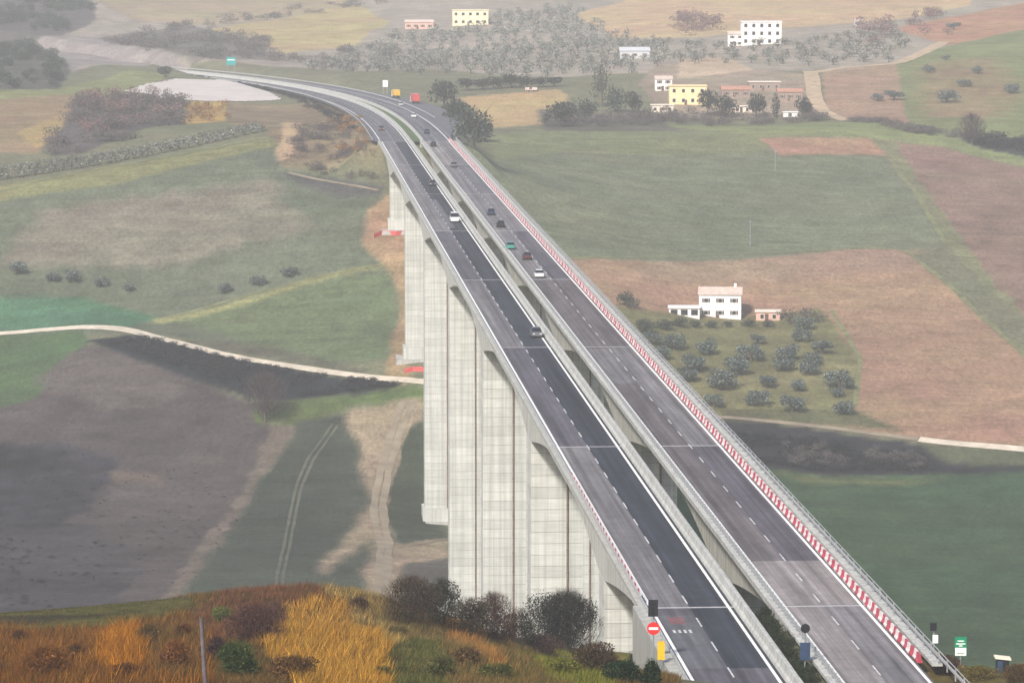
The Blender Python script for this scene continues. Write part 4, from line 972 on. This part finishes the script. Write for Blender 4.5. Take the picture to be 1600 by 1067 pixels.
# single trees
G = 'small olive trees standing in the open meadow'
for k, (x, y, w) in enumerate(((28,428,30),(82,440,24),(115,440,28),(158,448,24),(201,455,18),(351,457,24),(402,446,26),(452,433,26))):
    place('olive', 'olive_tree', x, y, w, w * .72, 'small olive tree standing alone in the open meadow left of the piers'.replace(' left of the piers', ' above the gravel track'), 'tree', G, 900)
place('bare', 'bare_tree', 415, 660, 78, 84, 'leafless purple-brown tree standing below the dark bank', 'tree', None, 840, var=0)
place('bare', 'bare_tree', 1518, 226, 50, 50, 'pale leafless tree at the end of the dark hedge', 'tree', None, 1200, var=1)
zx = lambda a, b: (920 + a / 3.333, 400 + b / 3.333)
G = 'olive trees of the orchard below the white house'
for a, b, w in ((620,470,105),(840,500,120),(770,565,125),(540,550,120),(510,610,100),(700,635,140),(1010,555,105),(1040,500,110),(930,650,90),(880,735,110),(1060,765,115),(1090,670,80),(1215,470,100),(1170,530,90),(1150,575,100),(1300,640,130),(1300,705,70),(1325,785,100),(650,750,90),(880,430,70),(1110,410,90),(440,440,110),(380,500,90),(330,425,90),(1120,350,90)):
    x, y = zx(a, b); place('olive', 'olive_tree', x, y + w / 3.333 * .42, w / 3.333 * 1.08, w / 3.333 * .88, 'grey-green olive tree in the orchard below the white house', 'tree', G, 850)
for a, b, w, lb in ((200,225,110,'round grey-green tree standing alone in the field beside the porch'), (1040,310,110,'grey bush beside the pink shed'), (1140,305,110,'bush behind the pink shed at the field edge'), (1195,315,80,'small bush at the corner of the orchard by the ploughed field')):
    x, y = zx(a, b); place('teal' if a < 300 else 'scrub', 'garden_tree', x, y + w / 3.333 * .4, w / 3.333, w / 3.333 * .85, lb, 'tree', None, 850)
G = 'garden bushes in front of the white house'
for a, b, w in ((300,370,110),(400,355,100),(280,345,80),(470,340,90),(560,350,70),(640,352,70),(720,352,60),(830,345,70),(930,350,70)):
    x, y = zx(a, b); place('teal', 'garden_bush', x, y + w / 3.333 * .3, w / 3.333, w / 3.333 * .6, 'dark green garden bush in front of the white house', 'bush', G, 850)
# dark trees round the hamlet
for x, y, w, h, key, lb in ((1105,182,32,44,'dark','dark round tree beside the yellow house'), (1135,184,34,40,'dark','broad dark tree next to the tree by the yellow house'), (1182,184,32,38,'dark','dark round tree in the middle of the farmyard row'),
        (1212,184,13,40,'cypress','slim dark cypress in the farmyard row'), (1258,186,27,34,'dark','dark round tree closest to the sandy lane'), (940,168,40,76,'poplar','tall grey-green poplar above the hamlet hedge'),
        (990,178,26,40,'dark','dark tree beside the white cottage'), (960,176,34,44,'teal','leafy tree under the tall poplar'), (915,190,44,38,'teal','wide leafy tree at the foot of the poplar'), (875,198,52,42,'dark','dark bushy tree at the corner of the green field'),
        (1012,188,30,24,'scrub','low tree in front of the white cottage'), (1045,190,30,20,'scrub','low brown tree in front of the yellow house'),
        (740,240,66,72,'teal','large dome-shaped tree beside the far end of the barrier row'), (718,205,46,48,'dark','dark tree behind the dome-shaped tree'), (695,170,46,46,'dark','dark tree beside the red lorry'), (705,190,30,40,'dark','narrow dark tree between the lay-by and the dome-shaped tree'), (758,222,34,40,'teal','smaller tree on the field side of the dome-shaped tree'),
        (258,122,22,20,'dark','dark tree where the motorway leaves sight')):
    place(key, 'tree', x, y, w, h, lb, 'tree', None, 1150)
G = 'dark trees in the line behind the tan field'
for x, y, w in ((730,142,30),(755,141,28),(778,139,30),(800,138,34),(822,138,28),(845,137,26),(866,136,24)):
    place('dark', 'tree', x, y, w, w * .7, 'dark tree in the line behind the tan field', 'tree', G, 1250)
G = 'scattered trees on the green hillside'
for x, y, w in ((1452,114,22),(1397,157,30),(1480,160,36),(1507,136,22),(1528,115,20),(1478,94,14),(1490,47,22),(1579,146,28),(1370,158,22)):
    place('olive', 'olive_tree', x, y, w, w * .6, 'small tree scattered on the green hillside above the dark hedge', 'tree', G, 1150)
# olive rows along the top of the meadow
G = 'olive trees planted in two rows along the meadow top'
for dy, ph in ((0, 0.0), (11, 0.5)):
    for k in range(30):
        f = (k + ph) / 30; x = -10 + 425 * f; y = 272 - 74 * f + 6 * math.sin(f * 3.1) + dy * (1 - .45 * f)
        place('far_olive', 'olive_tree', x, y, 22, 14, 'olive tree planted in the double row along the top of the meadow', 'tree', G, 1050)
# olive groves on the far hillside: single trees in front, one mass behind
r = np.random.default_rng(44)
P1 = gpoly([(470,108),(560,76),(620,54),(700,50),(780,22),(900,12),(940,40),(1000,66),(1140,74),(1250,70),(1400,40),(1420,70),(1390,98),(1290,104),(1040,100),(1000,118),(940,115),(900,118),(860,122),(700,120),(640,118)], 1400)
gx, gy = np.meshgrid(np.arange(-260, 280, 10.5), np.arange(1450, 2080, 12.0)); gx = gx + (gy * .35) % 10.5
gx = (gx + r.normal(0, 1.3, gx.shape)).ravel(); gy = (gy + r.normal(0, 1.3, gy.shape)).ravel()
m_ = inside(P1, gx, gy) & (r.uniform(0, 1, len(gx)) < .88); S_ = np.c_[gx, gy][m_]; S_ = S_[np.argsort(S_[:, 1])]
G = 'olive trees of the hillside groves'
z_ = height(S_[:240, 0], S_[:240, 1])
for (x, y), z in zip(S_[:240], z_):
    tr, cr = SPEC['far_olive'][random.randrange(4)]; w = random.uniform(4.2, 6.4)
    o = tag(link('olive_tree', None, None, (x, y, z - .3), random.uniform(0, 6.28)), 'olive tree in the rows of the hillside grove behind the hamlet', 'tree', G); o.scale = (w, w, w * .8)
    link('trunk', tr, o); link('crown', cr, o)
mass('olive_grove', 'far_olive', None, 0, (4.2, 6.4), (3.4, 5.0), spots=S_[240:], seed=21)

# ------------------------------------------------------------------ houses
M['pane'] = mat('dark_pane', (0.03, 0.035, 0.04), rough=0.2, spec=0.5)
M['shutter'] = mat('brown_shutter', (0.11, 0.07, 0.05), noise=0.15)
M['frame'] = mat('window_frame', (0.55, 0.52, 0.47), noise=0.05)
M['tile'] = mat('clay_tiles', (0.42, 0.22, 0.16), noise=0.25, scale=0.8)
M['tile2'] = mat('pale_tiles', (0.56, 0.45, 0.39), noise=0.2, scale=0.8)
def wallmat(n, c): return mat(n, c, noise=0.08, scale=0.4)
WM = {'white': wallmat('white_render', (0.78, 0.78, 0.77)), 'cream': wallmat('cream_render', (0.80, 0.72, 0.48)), 'yellow': wallmat('yellow_render', (0.78, 0.62, 0.36)), 'pink': wallmat('pink_render', (0.60, 0.38, 0.31)),
      'grey': wallmat('grey_sheet', (0.50, 0.52, 0.55)), 'stone': wallmat('brown_stone', (0.28, 0.21, 0.18)), 'pale': wallmat('pale_slab', (0.72, 0.64, 0.55))}
def house(name, x, yb, wpx, hpx, dep, wall, roof, label, rows=2, cols_=3, ymin=900.0, gable=True, rz=0.0, skip=(), ridge=.28, flat=False, cat='house', winw=.9, winh=1.1, chim=False):
    q = gp(x, yb, ymin); s = F / q[1]; w, h = wpx / s, hpx / s
    r = tag(link(name, None, None, (q[0], q[1] + dep / 2, q[2] - .3), rz), label, cat)
    rh = 0.25 if flat else ridge * dep * .5
    he = h - rh + .3
    b = MB(); b.box(-w / 2, w / 2, -dep / 2, dep / 2, -1.5, he)
    if not flat: b.add([(-w / 2, -dep / 2, he), (-w / 2, dep / 2, he), (-w / 2, 0, he + rh), (w / 2, -dep / 2, he), (w / 2, dep / 2, he), (w / 2, 0, he + rh)], [(0, 2, 1), (3, 4, 5)])
    b.build('wall', wall, r)
    o = .35; b = MB()
    if flat: b.box(-w / 2 - o, w / 2 + o, -dep / 2 - o, dep / 2 + o, he + .003, he + .25)
    else:
        for sy in (-1, 1):
            b.hexa([(-w / 2 - o, sy * (dep / 2 + o), he - .05), (w / 2 + o, sy * (dep / 2 + o), he - .05), (w / 2 + o, 0, he + rh + .03), (-w / 2 - o, 0, he + rh + .03)],
                   [(-w / 2 - o, sy * (dep / 2 + o), he + .12), (w / 2 + o, sy * (dep / 2 + o), he + .12), (w / 2 + o, 0, he + rh + .2), (-w / 2 - o, 0, he + rh + .2)])
    rf = b.build('roof', roof, r)
    if chim: b = MB(); b.box(w * .32, w * .32 + .7, .2, .9, he, he + rh + 1.1); b.build('chimney', wall, rf)
    for i in range(rows):
        for j in range(cols_):
            if (i, j) in skip: continue
            wx = (-.5 + (j + .5) / cols_) * w; wz = he * ((i + .5) / rows) + .1
            b = MB(); b.box(wx - winw / 2 - .1, wx + winw / 2 + .1, -dep / 2 - .06, -dep / 2 - .003, wz - winh / 2 - .1, wz + winh / 2 + .1); wn_ = b.build('window', M['frame'], r)
            b = MB(); b.box(wx - winw / 2, wx + winw / 2, -dep / 2 - .075, -dep / 2 - .063, wz - winh / 2, wz + winh / 2); b.build('pane', M['pane'], wn_)
            if w < 22 and not flat:
                for sx in (-1, 1):
                    b = MB(); c_ = wx + sx * (winw * .75 + .12); b.box(c_ - winw * .22, c_ + winw * .22, -dep / 2 - .07, -dep / 2 - .004, wz - winh / 2 - .05, wz + winh / 2 + .05); b.build('shutter', M['shutter'], wn_)
    b = MB(); b.box(-w * .06 - .5, -w * .06 + .5, -dep / 2 - .05, -dep / 2 - .002, -.5, 2.2); b.build('door', M['shutter'], r)
    for i in range(rows):
        b = MB(); wz = he * ((i + .5) / rows) + .1; b.box(w / 2 + .003, w / 2 + .06, -.6, .6, wz - .6, wz + .6); wn_ = b.build('window', M['frame'], r)
        b = MB(); b.box(w / 2 + .063, w / 2 + .075, -.5, .5, wz - .5, wz + .5); b.build('pane', M['pane'], wn_)
    return r
house('house', 1127, 497, 66, 46, 9.0, WM['white'], M['tile2'], 'two-storey white house with pale tiled roof above the orchard', 2, 3, 900, chim=True, rz=-.08, ridge=.36, winw=1.0, winh=1.0)
house('porch_annex', 1070, 494, 48, 14, 6.0, WM['white'], WM['white'], 'low flat-roofed white annex attached beside the white house', 1, 3, 900, flat=True, rz=-.05, cat='annex', winw=1.8, winh=1.5)
house('shed', 1201, 501, 38, 15, 5.0, WM['pink'], WM['pale'], 'small pink flat-roofed shed in the orchard', 1, 2, 900, flat=True, rz=-.06, cat='shed')
house('farmhouse', 735, 40, 56, 24, 10, WM['cream'], WM['cream'], 'cream block-like farmhouse high on the olive hillside', 2, 5, 1500, flat=True, winw=1.4, winh=1.4)
house('cottage', 655, 46, 44, 14, 8, WM['pink'], M['tile2'], 'low pinkish cottage with tiled roof next to the cream farmhouse', 1, 4, 1500)
house('villa', 1190, 70, 62, 36, 11, WM['white'], WM['white'], 'large bright white villa on the hillside above the hamlet', 3, 5, 1400, flat=True, winw=1.3, winh=1.5)
house('villa_annex', 1150, 72, 24, 22, 8, WM['white'], M['tile2'], 'small white annex with tiled roof beside the large villa', 2, 2, 1400, cat='annex')
house('barn', 992, 92, 46, 17, 9, WM['grey'], WM['grey'], 'pale grey metal barn on the olive hillside', 1, 3, 1400, cat='barn', ridge=.3)
house('house', 1075, 164, 58, 30, 9, WM['yellow'], WM['yellow'], 'yellow two-storey house with flat roof in the hamlet', 2, 4, 1300, flat=True, winw=1.1, winh=1.3)
house('cottage', 1037, 142, 26, 22, 7, WM['white'], M['tile2'], 'small white cottage up behind the yellow house', 2, 2, 1300)
house('outbuilding', 1035, 176, 34, 12, 6, WM['pale'], WM['pale'], 'low pale outbuilding in front of the yellow house', 1, 3, 1300, flat=True, cat='shed')
house('outbuilding', 1150, 152, 44, 16, 8, WM['stone'], M['tile'], 'brown stone farm building behind the dark trees', 1, 3, 1300, cat='barn')
house('outbuilding', 1195, 142, 48, 14, 7, WM['stone'], WM['pale'], 'brown farm building with pale flat roof', 1, 4, 1300, flat=True, cat='barn')
house('outbuilding', 1235, 158, 38, 18, 7, WM['stone'], M['tile'], 'brown tiled barn next to the sandy lane', 1, 3, 1300, cat='barn')
house('shed', 1160, 176, 30, 10, 5, WM['pale'], WM['pale'], 'pale low shed between the dark trees of the farmyard', 1, 2, 1300, flat=True, cat='shed')
house('shed', 1235, 183, 22, 8, 4, WM['white'], WM['white'], 'tiny white shed beside the cypress', 1, 1, 1300, flat=True, cat='shed')
house('cottage', 1342, 40, 12, 9, 6, WM['white'], M['tile2'], 'tiny white cottage among the rosy woods', 1, 2, 1400)
house('cottage', 830, 144, 16, 6, 5, WM['white'], M['tile2'], 'low white hut by the line of dark trees', 1, 2, 1300)
for x, yb, h, lb in ((1298, 112, 36, 'pale utility pole standing beside the sandy lane'), (1211, 268, 34, 'thin utility pole in the green field below the hamlet'), (1172, 385, 42, 'thin utility pole at the edge of the green field above the ploughed one')):
    q = gp(x, yb, 1000); hh = h * q[1] / F; r = tag(link('utility_pole', None, None, tuple(q)), lb, 'pole')
    b = MB(); b.tube((0, 0, -.5), (0, 0, hh), .11, .08, 6); b.build('post', M['pole'], r); b = MB(); b.box(-.7, .7, -.05, .05, hh - .6, hh - .5); b.build('crossarm', M['pole'], r)

# ------------------------------------------------------------------ near hillside: dry grass, shrubs, fence pole
NEARZ = []
def zone(pts, cols, h, dens): NEARZ.append((gpoly(pts, 150, 440), np.array(cols), h, dens))
zone([(-100,1300),(-100,940),(480,905),(700,950),(1060,1010),(1060,1300)], [(.13,.075,.022),(.09,.065,.02),(.18,.10,.03)], .5, .55)
zone([(-100,990),(-100,945),(300,935),(310,955),(170,985)], [(.085,.085,.022),(.11,.085,.03),(.05,.045,.018)], .16, .5)
zone([(-100,1300),(-100,988),(170,986),(300,960),(330,1000),(320,1300)], [(.26,.095,.012),(.14,.055,.012),(.34,.15,.018),(.07,.035,.014),(.11,.07,.02),(.18,.07,.012)], 1.0, .9)
zone([(150,1040),(165,985),(215,985),(225,1050),(180,1070)], [(.46,.19,.014),(.36,.14,.012),(.22,.08,.012)], 1.3, 1.0)
zone([(225,985),(300,965),(318,1000),(300,1075),(240,1060)], [(.12,.085,.025),(.17,.085,.025),(.08,.06,.02),(.26,.11,.02)], .9, 1.0)
zone([(300,965),(330,940),(470,912),(560,920),(530,932),(420,960),(380,1000),(320,1000)], [(.17,.062,.028),(.11,.045,.026),(.20,.10,.035)], .6, .9)
zone([(405,1010),(440,950),(530,930),(590,965),(640,1010),(655,1300),(480,1300),(450,1050)], [(.50,.25,.028),(.40,.18,.020),(.55,.32,.05),(.22,.10,.018),(.33,.20,.045)], .95, 1.0)
zone([(500,925),(560,922),(640,1000),(700,1060),(660,1080),(610,1010),(540,945)], [(.36,.23,.07),(.30,.21,.07),(.18,.14,.045)], .7, 1.0)
zone([(580,930),(620,945),(760,990),(900,1015),(960,1060),(800,1090),(700,1300),(660,1050),(600,970)], [(.21,.13,.04),(.13,.11,.035),(.075,.085,.025),(.26,.15,.05),(.10,.055,.025)], .6, .85)
zone([(690,960),(720,975),(790,1040),(770,1045),(700,990)], [(.36,.17,.04),(.28,.14,.04)], .7, 1.0)
zone([(800,1020),(890,1015),(950,1045),(960,1090),(850,1060)], [(.17,.17,.022),(.22,.19,.035),(.085,.11,.02)], .45, 1.0)
zone([(600,1030),(690,1000),(700,1090),(610,1090)], [(.085,.11,.03),(.15,.12,.035),(.06,.07,.02)], .5, 1.0)
r = np.random.default_rng(77); NB = 480000
Yb = 400 - (400 - 212) * r.uniform(0, 1, NB) ** 1.0; Xb = r.uniform(-.150, .052, NB) * Yb
cl = wob(Xb, Yb, 1.6, 301) + .6 * wob(Xb, Yb, 4.0, 302); keep = r.uniform(-.9, .7, NB) < cl; Xb, Yb, cl = Xb[keep], Yb[keep], cl[keep]
zi = np.full(len(Xb), -1)
for k, (P, c, h, d) in enumerate(NEARZ): zi[inside(P, Xb + .8 * wob(Xb, Yb, .8, 9), Yb + 1.2 * wob(Xb, Yb, .7, 10))] = k
T_, U_ = tu_of(Xb, Yb)
ok = (zi >= 0) & ((U_ < -2.2) | (T_ < -20)); 
Xb, Yb, zi, cl = Xb[ok], Yb[ok], zi[ok], cl[ok]; n = len(Xb); Zb = height(Xb, Yb)
hb_ = .85 * np.array([z[2] for z in NEARZ])[zi] * r.uniform(.5, 1.35, n) * (1 + .35 * cl); Cb = np.empty((n, 3))
for k, (P, c, h, d) in enumerate(NEARZ): m_ = zi == k; Cb[m_] = c[r.integers(len(c), size=m_.sum())]
Cb *= (r.uniform(.55, 1.4, n) * np.clip(1 + .55 * wob(Xb, Yb, .55, 401) + .45 * wob(Xb, Yb, 1.7, 402), .35, 1.7))[:, None]
th = r.uniform(0, 6.28, n); wd = r.uniform(.012, .034, n) * (1 + (hb_ > .9) * .4); lean = r.normal(0, .38, (n, 2)) * hb_[:, None] + np.array([.18, 0]) * hb_[:, None]
b0 = np.c_[Xb - np.cos(th) * wd, Yb - np.sin(th) * wd, Zb - .05]; b1 = np.c_[Xb + np.cos(th) * wd, Yb + np.sin(th) * wd, Zb - .05]; tp = np.c_[Xb + lean[:, 0], Yb + lean[:, 1], Zb + hb_]
GRASS = mat('dry_grass', (0.3, 0.2, 0.1), rough=0.8, noise=0.15, scale=0.6, attr=True, spec=0.15, trans=0.3)
tag(link('dry_grass', mesh('dry_grass', np.stack([b0, b1, tp], 1).reshape(-1, 3), np.arange(3 * n).reshape(n, 3), GRASS, cols=np.repeat(Cb, 3, 0))), kind='stuff')

def shrub(name, x, yfoot, wpx, hpx, col, hue, label, n=3200, twig=0.35, seed=0, spot=None, leaf=.085, group=None, nl=9, cat='bush'):
    rr = np.random.default_rng(900 + seed)
    q = gp(x, yfoot, 150, 440) if spot is None else np.array(spot); s = F / q[1]; w, h = wpx / s, hpx / s
    r_ = tag(link(name, None, None, (q[0], q[1], q[2] - .15)), label, cat, group)
    L = []
    for i in range(nl):
        a = rr.uniform(0, 6.28); d = w * .33 * rr.uniform(.2, 1.1); sz = w * rr.uniform(.13, .26); zz = h * rr.uniform(.25, .78)
        L.append((math.cos(a) * d, math.sin(a) * d, zz, sz, sz, min(sz, max(h - zz, .12 * h))))
    L.append((0, 0, h * .5, w * .33, w * .33, h * .45))
    v = leaf_cloud(rr, L, n, leaf, col, .45, hue=hue)
    me = mesh('foliage', v[0], v[1], LEAF, cols=v[2]); link('foliage', me, r_)
    tw = twigs(rr, int(n * twig), h * 1.02, w * 1.0, np.array(hue) * .8, z0=.05, thick=.014, up=.7); tag(link('twigs', mesh('twigs', tw[0], tw[1], LEAF, cols=tw[2]), r_), kind='stuff')
    tk = MB()
    for i in range(5): a = rr.uniform(0, 6.28); tk.tube((0, 0, -.3), (math.cos(a) * w * .22, math.sin(a) * w * .22, h * .6), .09, .03, 5)
    tk.build('stem', BARK, r_)
    return r_
DG, BR_, PB = (.020, .028, .018), (.070, .040, .028), (.060, .032, .036)
shrub('shrub', 885, 1020, 126, 100, (.012, .016, .015), (.046, .047, .036), 'large round dark bush hiding the foot of the shorter near pier', 14000, .4, 1, leaf=.10, nl=16)
shrub('shrub', 640, 972, 110, 76, (.035, .030, .020), (.085, .055, .038), 'brown and dark shrub on the hill crest beside the golden grass', 4500, .5, 2)
shrub('shrub', 690, 976, 76, 76, DG, (.05, .045, .03), 'near-black shrub next to the brown crest shrub', 3500, .4, 3)
shrub('shrub', 735, 996, 72, 66, (.028, .032, .020), (.08, .055, .035), 'dark olive shrub between the near-black and the reddish shrub', 3000, .5, 4)
shrub('shrub', 772, 1006, 88, 84, BR_, (.11, .055, .04), 'reddish-brown shrub in front of the tall piers', 3800, .7, 5)
shrub('shrub', 815, 1012, 74, 66, DG, (.06, .04, .03), 'dark low shrub touching the large round bush', 3000, .4, 6)
shrub('shrub', 845, 1022, 90, 34, PB, (.10, .05, .04), 'low purple-brown bramble under the large round bush', 2600, .8, 7)
shrub('shrub', 930, 1048, 80, 48, (.06, .045, .028), (.11, .075, .045), 'brown twiggy shrub below the nearest pier foot', 3000, .8, 8)
shrub('shrub', 400, 1000, 105, 62, PB, (.15, .075, .055), 'purple-brown twiggy shrub beside the golden grass', 2500, 1.6, 9)
shrub('shrub', 372, 1058, 80, 62, (.035, .055, .018), (.07, .10, .03), 'green shrub at the foot of the leaning pole', 4200, .3, 10)
shrub('shrub', 350, 972, 50, 28, (.09, .11, .03), (.14, .14, .045), 'small yellowish-green bush behind the pole', 1600, .4, 11)
shrub('shrub', 460, 1066, 76, 46, (.10, .055, .025), (.17, .09, .03), 'rusty brown shrub in front of the golden grass', 2400, 1.1, 12)
shrub('shrub', 275, 1050, 60, 56, (.15, .065, .025), (.24, .10, .03), 'rust-coloured shrub among the orange grass next to the pole', 2400, 1.1, 13)
shrub('shrub', 70, 1064, 110, 60, (.12, .055, .02), (.24, .10, .025), 'wide rust-brown thicket in the orange grass', 3000, 1.3, 14)
shrub('shrub', 690, 1058, 70, 40, (.07, .085, .025), (.15, .13, .05), 'mixed green bush on the ochre slope below the crest shrubs', 2400, .5, 15)
shrub('shrub', 1000, 1052, 62, 44, (.014, .034, .018), (.03, .05, .022), 'deep green ivy-like bush against the wing wall', 4200, .15, 16)
shrub('shrub', 975, 1066, 66, 38, (.016, .036, .018), (.035, .06, .025), 'deep green bush just below the ivy-like bush', 3600, .15, 17)
shrub('shrub', 1018, 1075, 40, 52, (.016, .036, .018), (.03, .055, .022), 'dark green bush at the foot of the signal post', 3000, .15, 18)
rr = np.random.default_rng(31)
for k in range(13):
    p = pu(np.array(T_A0 - 3.0 - 3.5 * k), 10.45 + rr.uniform(-.3, .3), 68.75)
    shrub('shrub', 0, 0, 42 + rr.uniform(-6, 8), 30 + rr.uniform(-8, 8), (.016, .030, .014), (.04, .055, .022), 'dark green bush in the planted strip between the two carriageways', 1500, .3, 40 + k, spot=p, group='bushes planted between the carriageways')
shrub('shrub', 1478, 1052, 64, 30, (.05, .035, .02), (.10, .05, .03), 'reddish-brown bramble behind the end of the outer guard rail', 2200, .8, 61)
shrub('shrub', 1530, 1062, 76, 24, (.11, .085, .02), (.18, .14, .03), 'yellowish-green low bush beside the utility cabinet', 2200, .5, 62)
shrub('shrub', 1595, 1064, 66, 30, (.08, .05, .02), (.14, .09, .03), 'brown low bush behind the utility cabinet', 2200, .8, 63)
for k, (x, y, w, h, c, hu, lb) in enumerate(((30,1010,44,30,(.05,.028,.014),(.14,.06,.02),'small dark brown bush just below the striped crest field'), (120,1030,40,30,(.07,.035,.015),(.2,.09,.02),'brown bush beside the bright orange grass'), (235,1010,56,40,(.055,.045,.02),(.13,.085,.03),'olive-brown bush between the orange grass and the pole'),
        (290,1000,34,30,(.10,.045,.02),(.2,.09,.03),'russet bush just behind the pole'), (200,1066,60,36,(.06,.028,.014),(.17,.07,.02),'dark russet thicket in front of the bright orange grass'), (340,1030,40,40,(.03,.018,.02),(.08,.04,.04),'purple-black bush touching the pole'), (430,985,46,50,(.06,.03,.03),(.15,.08,.05),'twiggy mauve bush leaning on the golden grass'),
        (560,948,40,18,(.06,.035,.02),(.13,.075,.035),'low brown bush on the crest above the golden grass'), (625,1000,40,26,(.09,.075,.025),(.18,.13,.045),'ochre bush where golden and green grass meet'), (730,1040,60,34,(.075,.05,.022),(.17,.10,.04),'tawny bush in the middle of the ochre slope'), (780,1064,60,32,(.05,.06,.018),(.12,.12,.035),'olive-green bush low on the ochre slope'),
        (880,1050,60,26,(.09,.10,.02),(.17,.16,.03),'yellow-green bush on the bright grass below the round bush'), (600,1066,44,30,(.045,.06,.02),(.10,.11,.035),'green bush at the edge of the golden grass'))):
    shrub('shrub', x, y, w, h, c, hu, lb, 1500, .9, 80 + k)
q = gp(322, 1082, 150, 440); hp = 118 * q[1] / F
r = tag(link('fence_pole', None, None, tuple(q)), 'weathered grey wooden pole standing in the orange grass', 'pole')
b = MB(); b.tube((0, 0, -.5), (-.25, 0, hp), .14, .11, 9); b.build('post', mat('weathered_wood', (0.13, 0.105, 0.115), noise=.3, scale=3), r)
b = MB(); b.tube((-.25, 0, hp - .02), (-.26, 0, hp + .12), .13, .09, 9); b.build('cap', BARK, r)
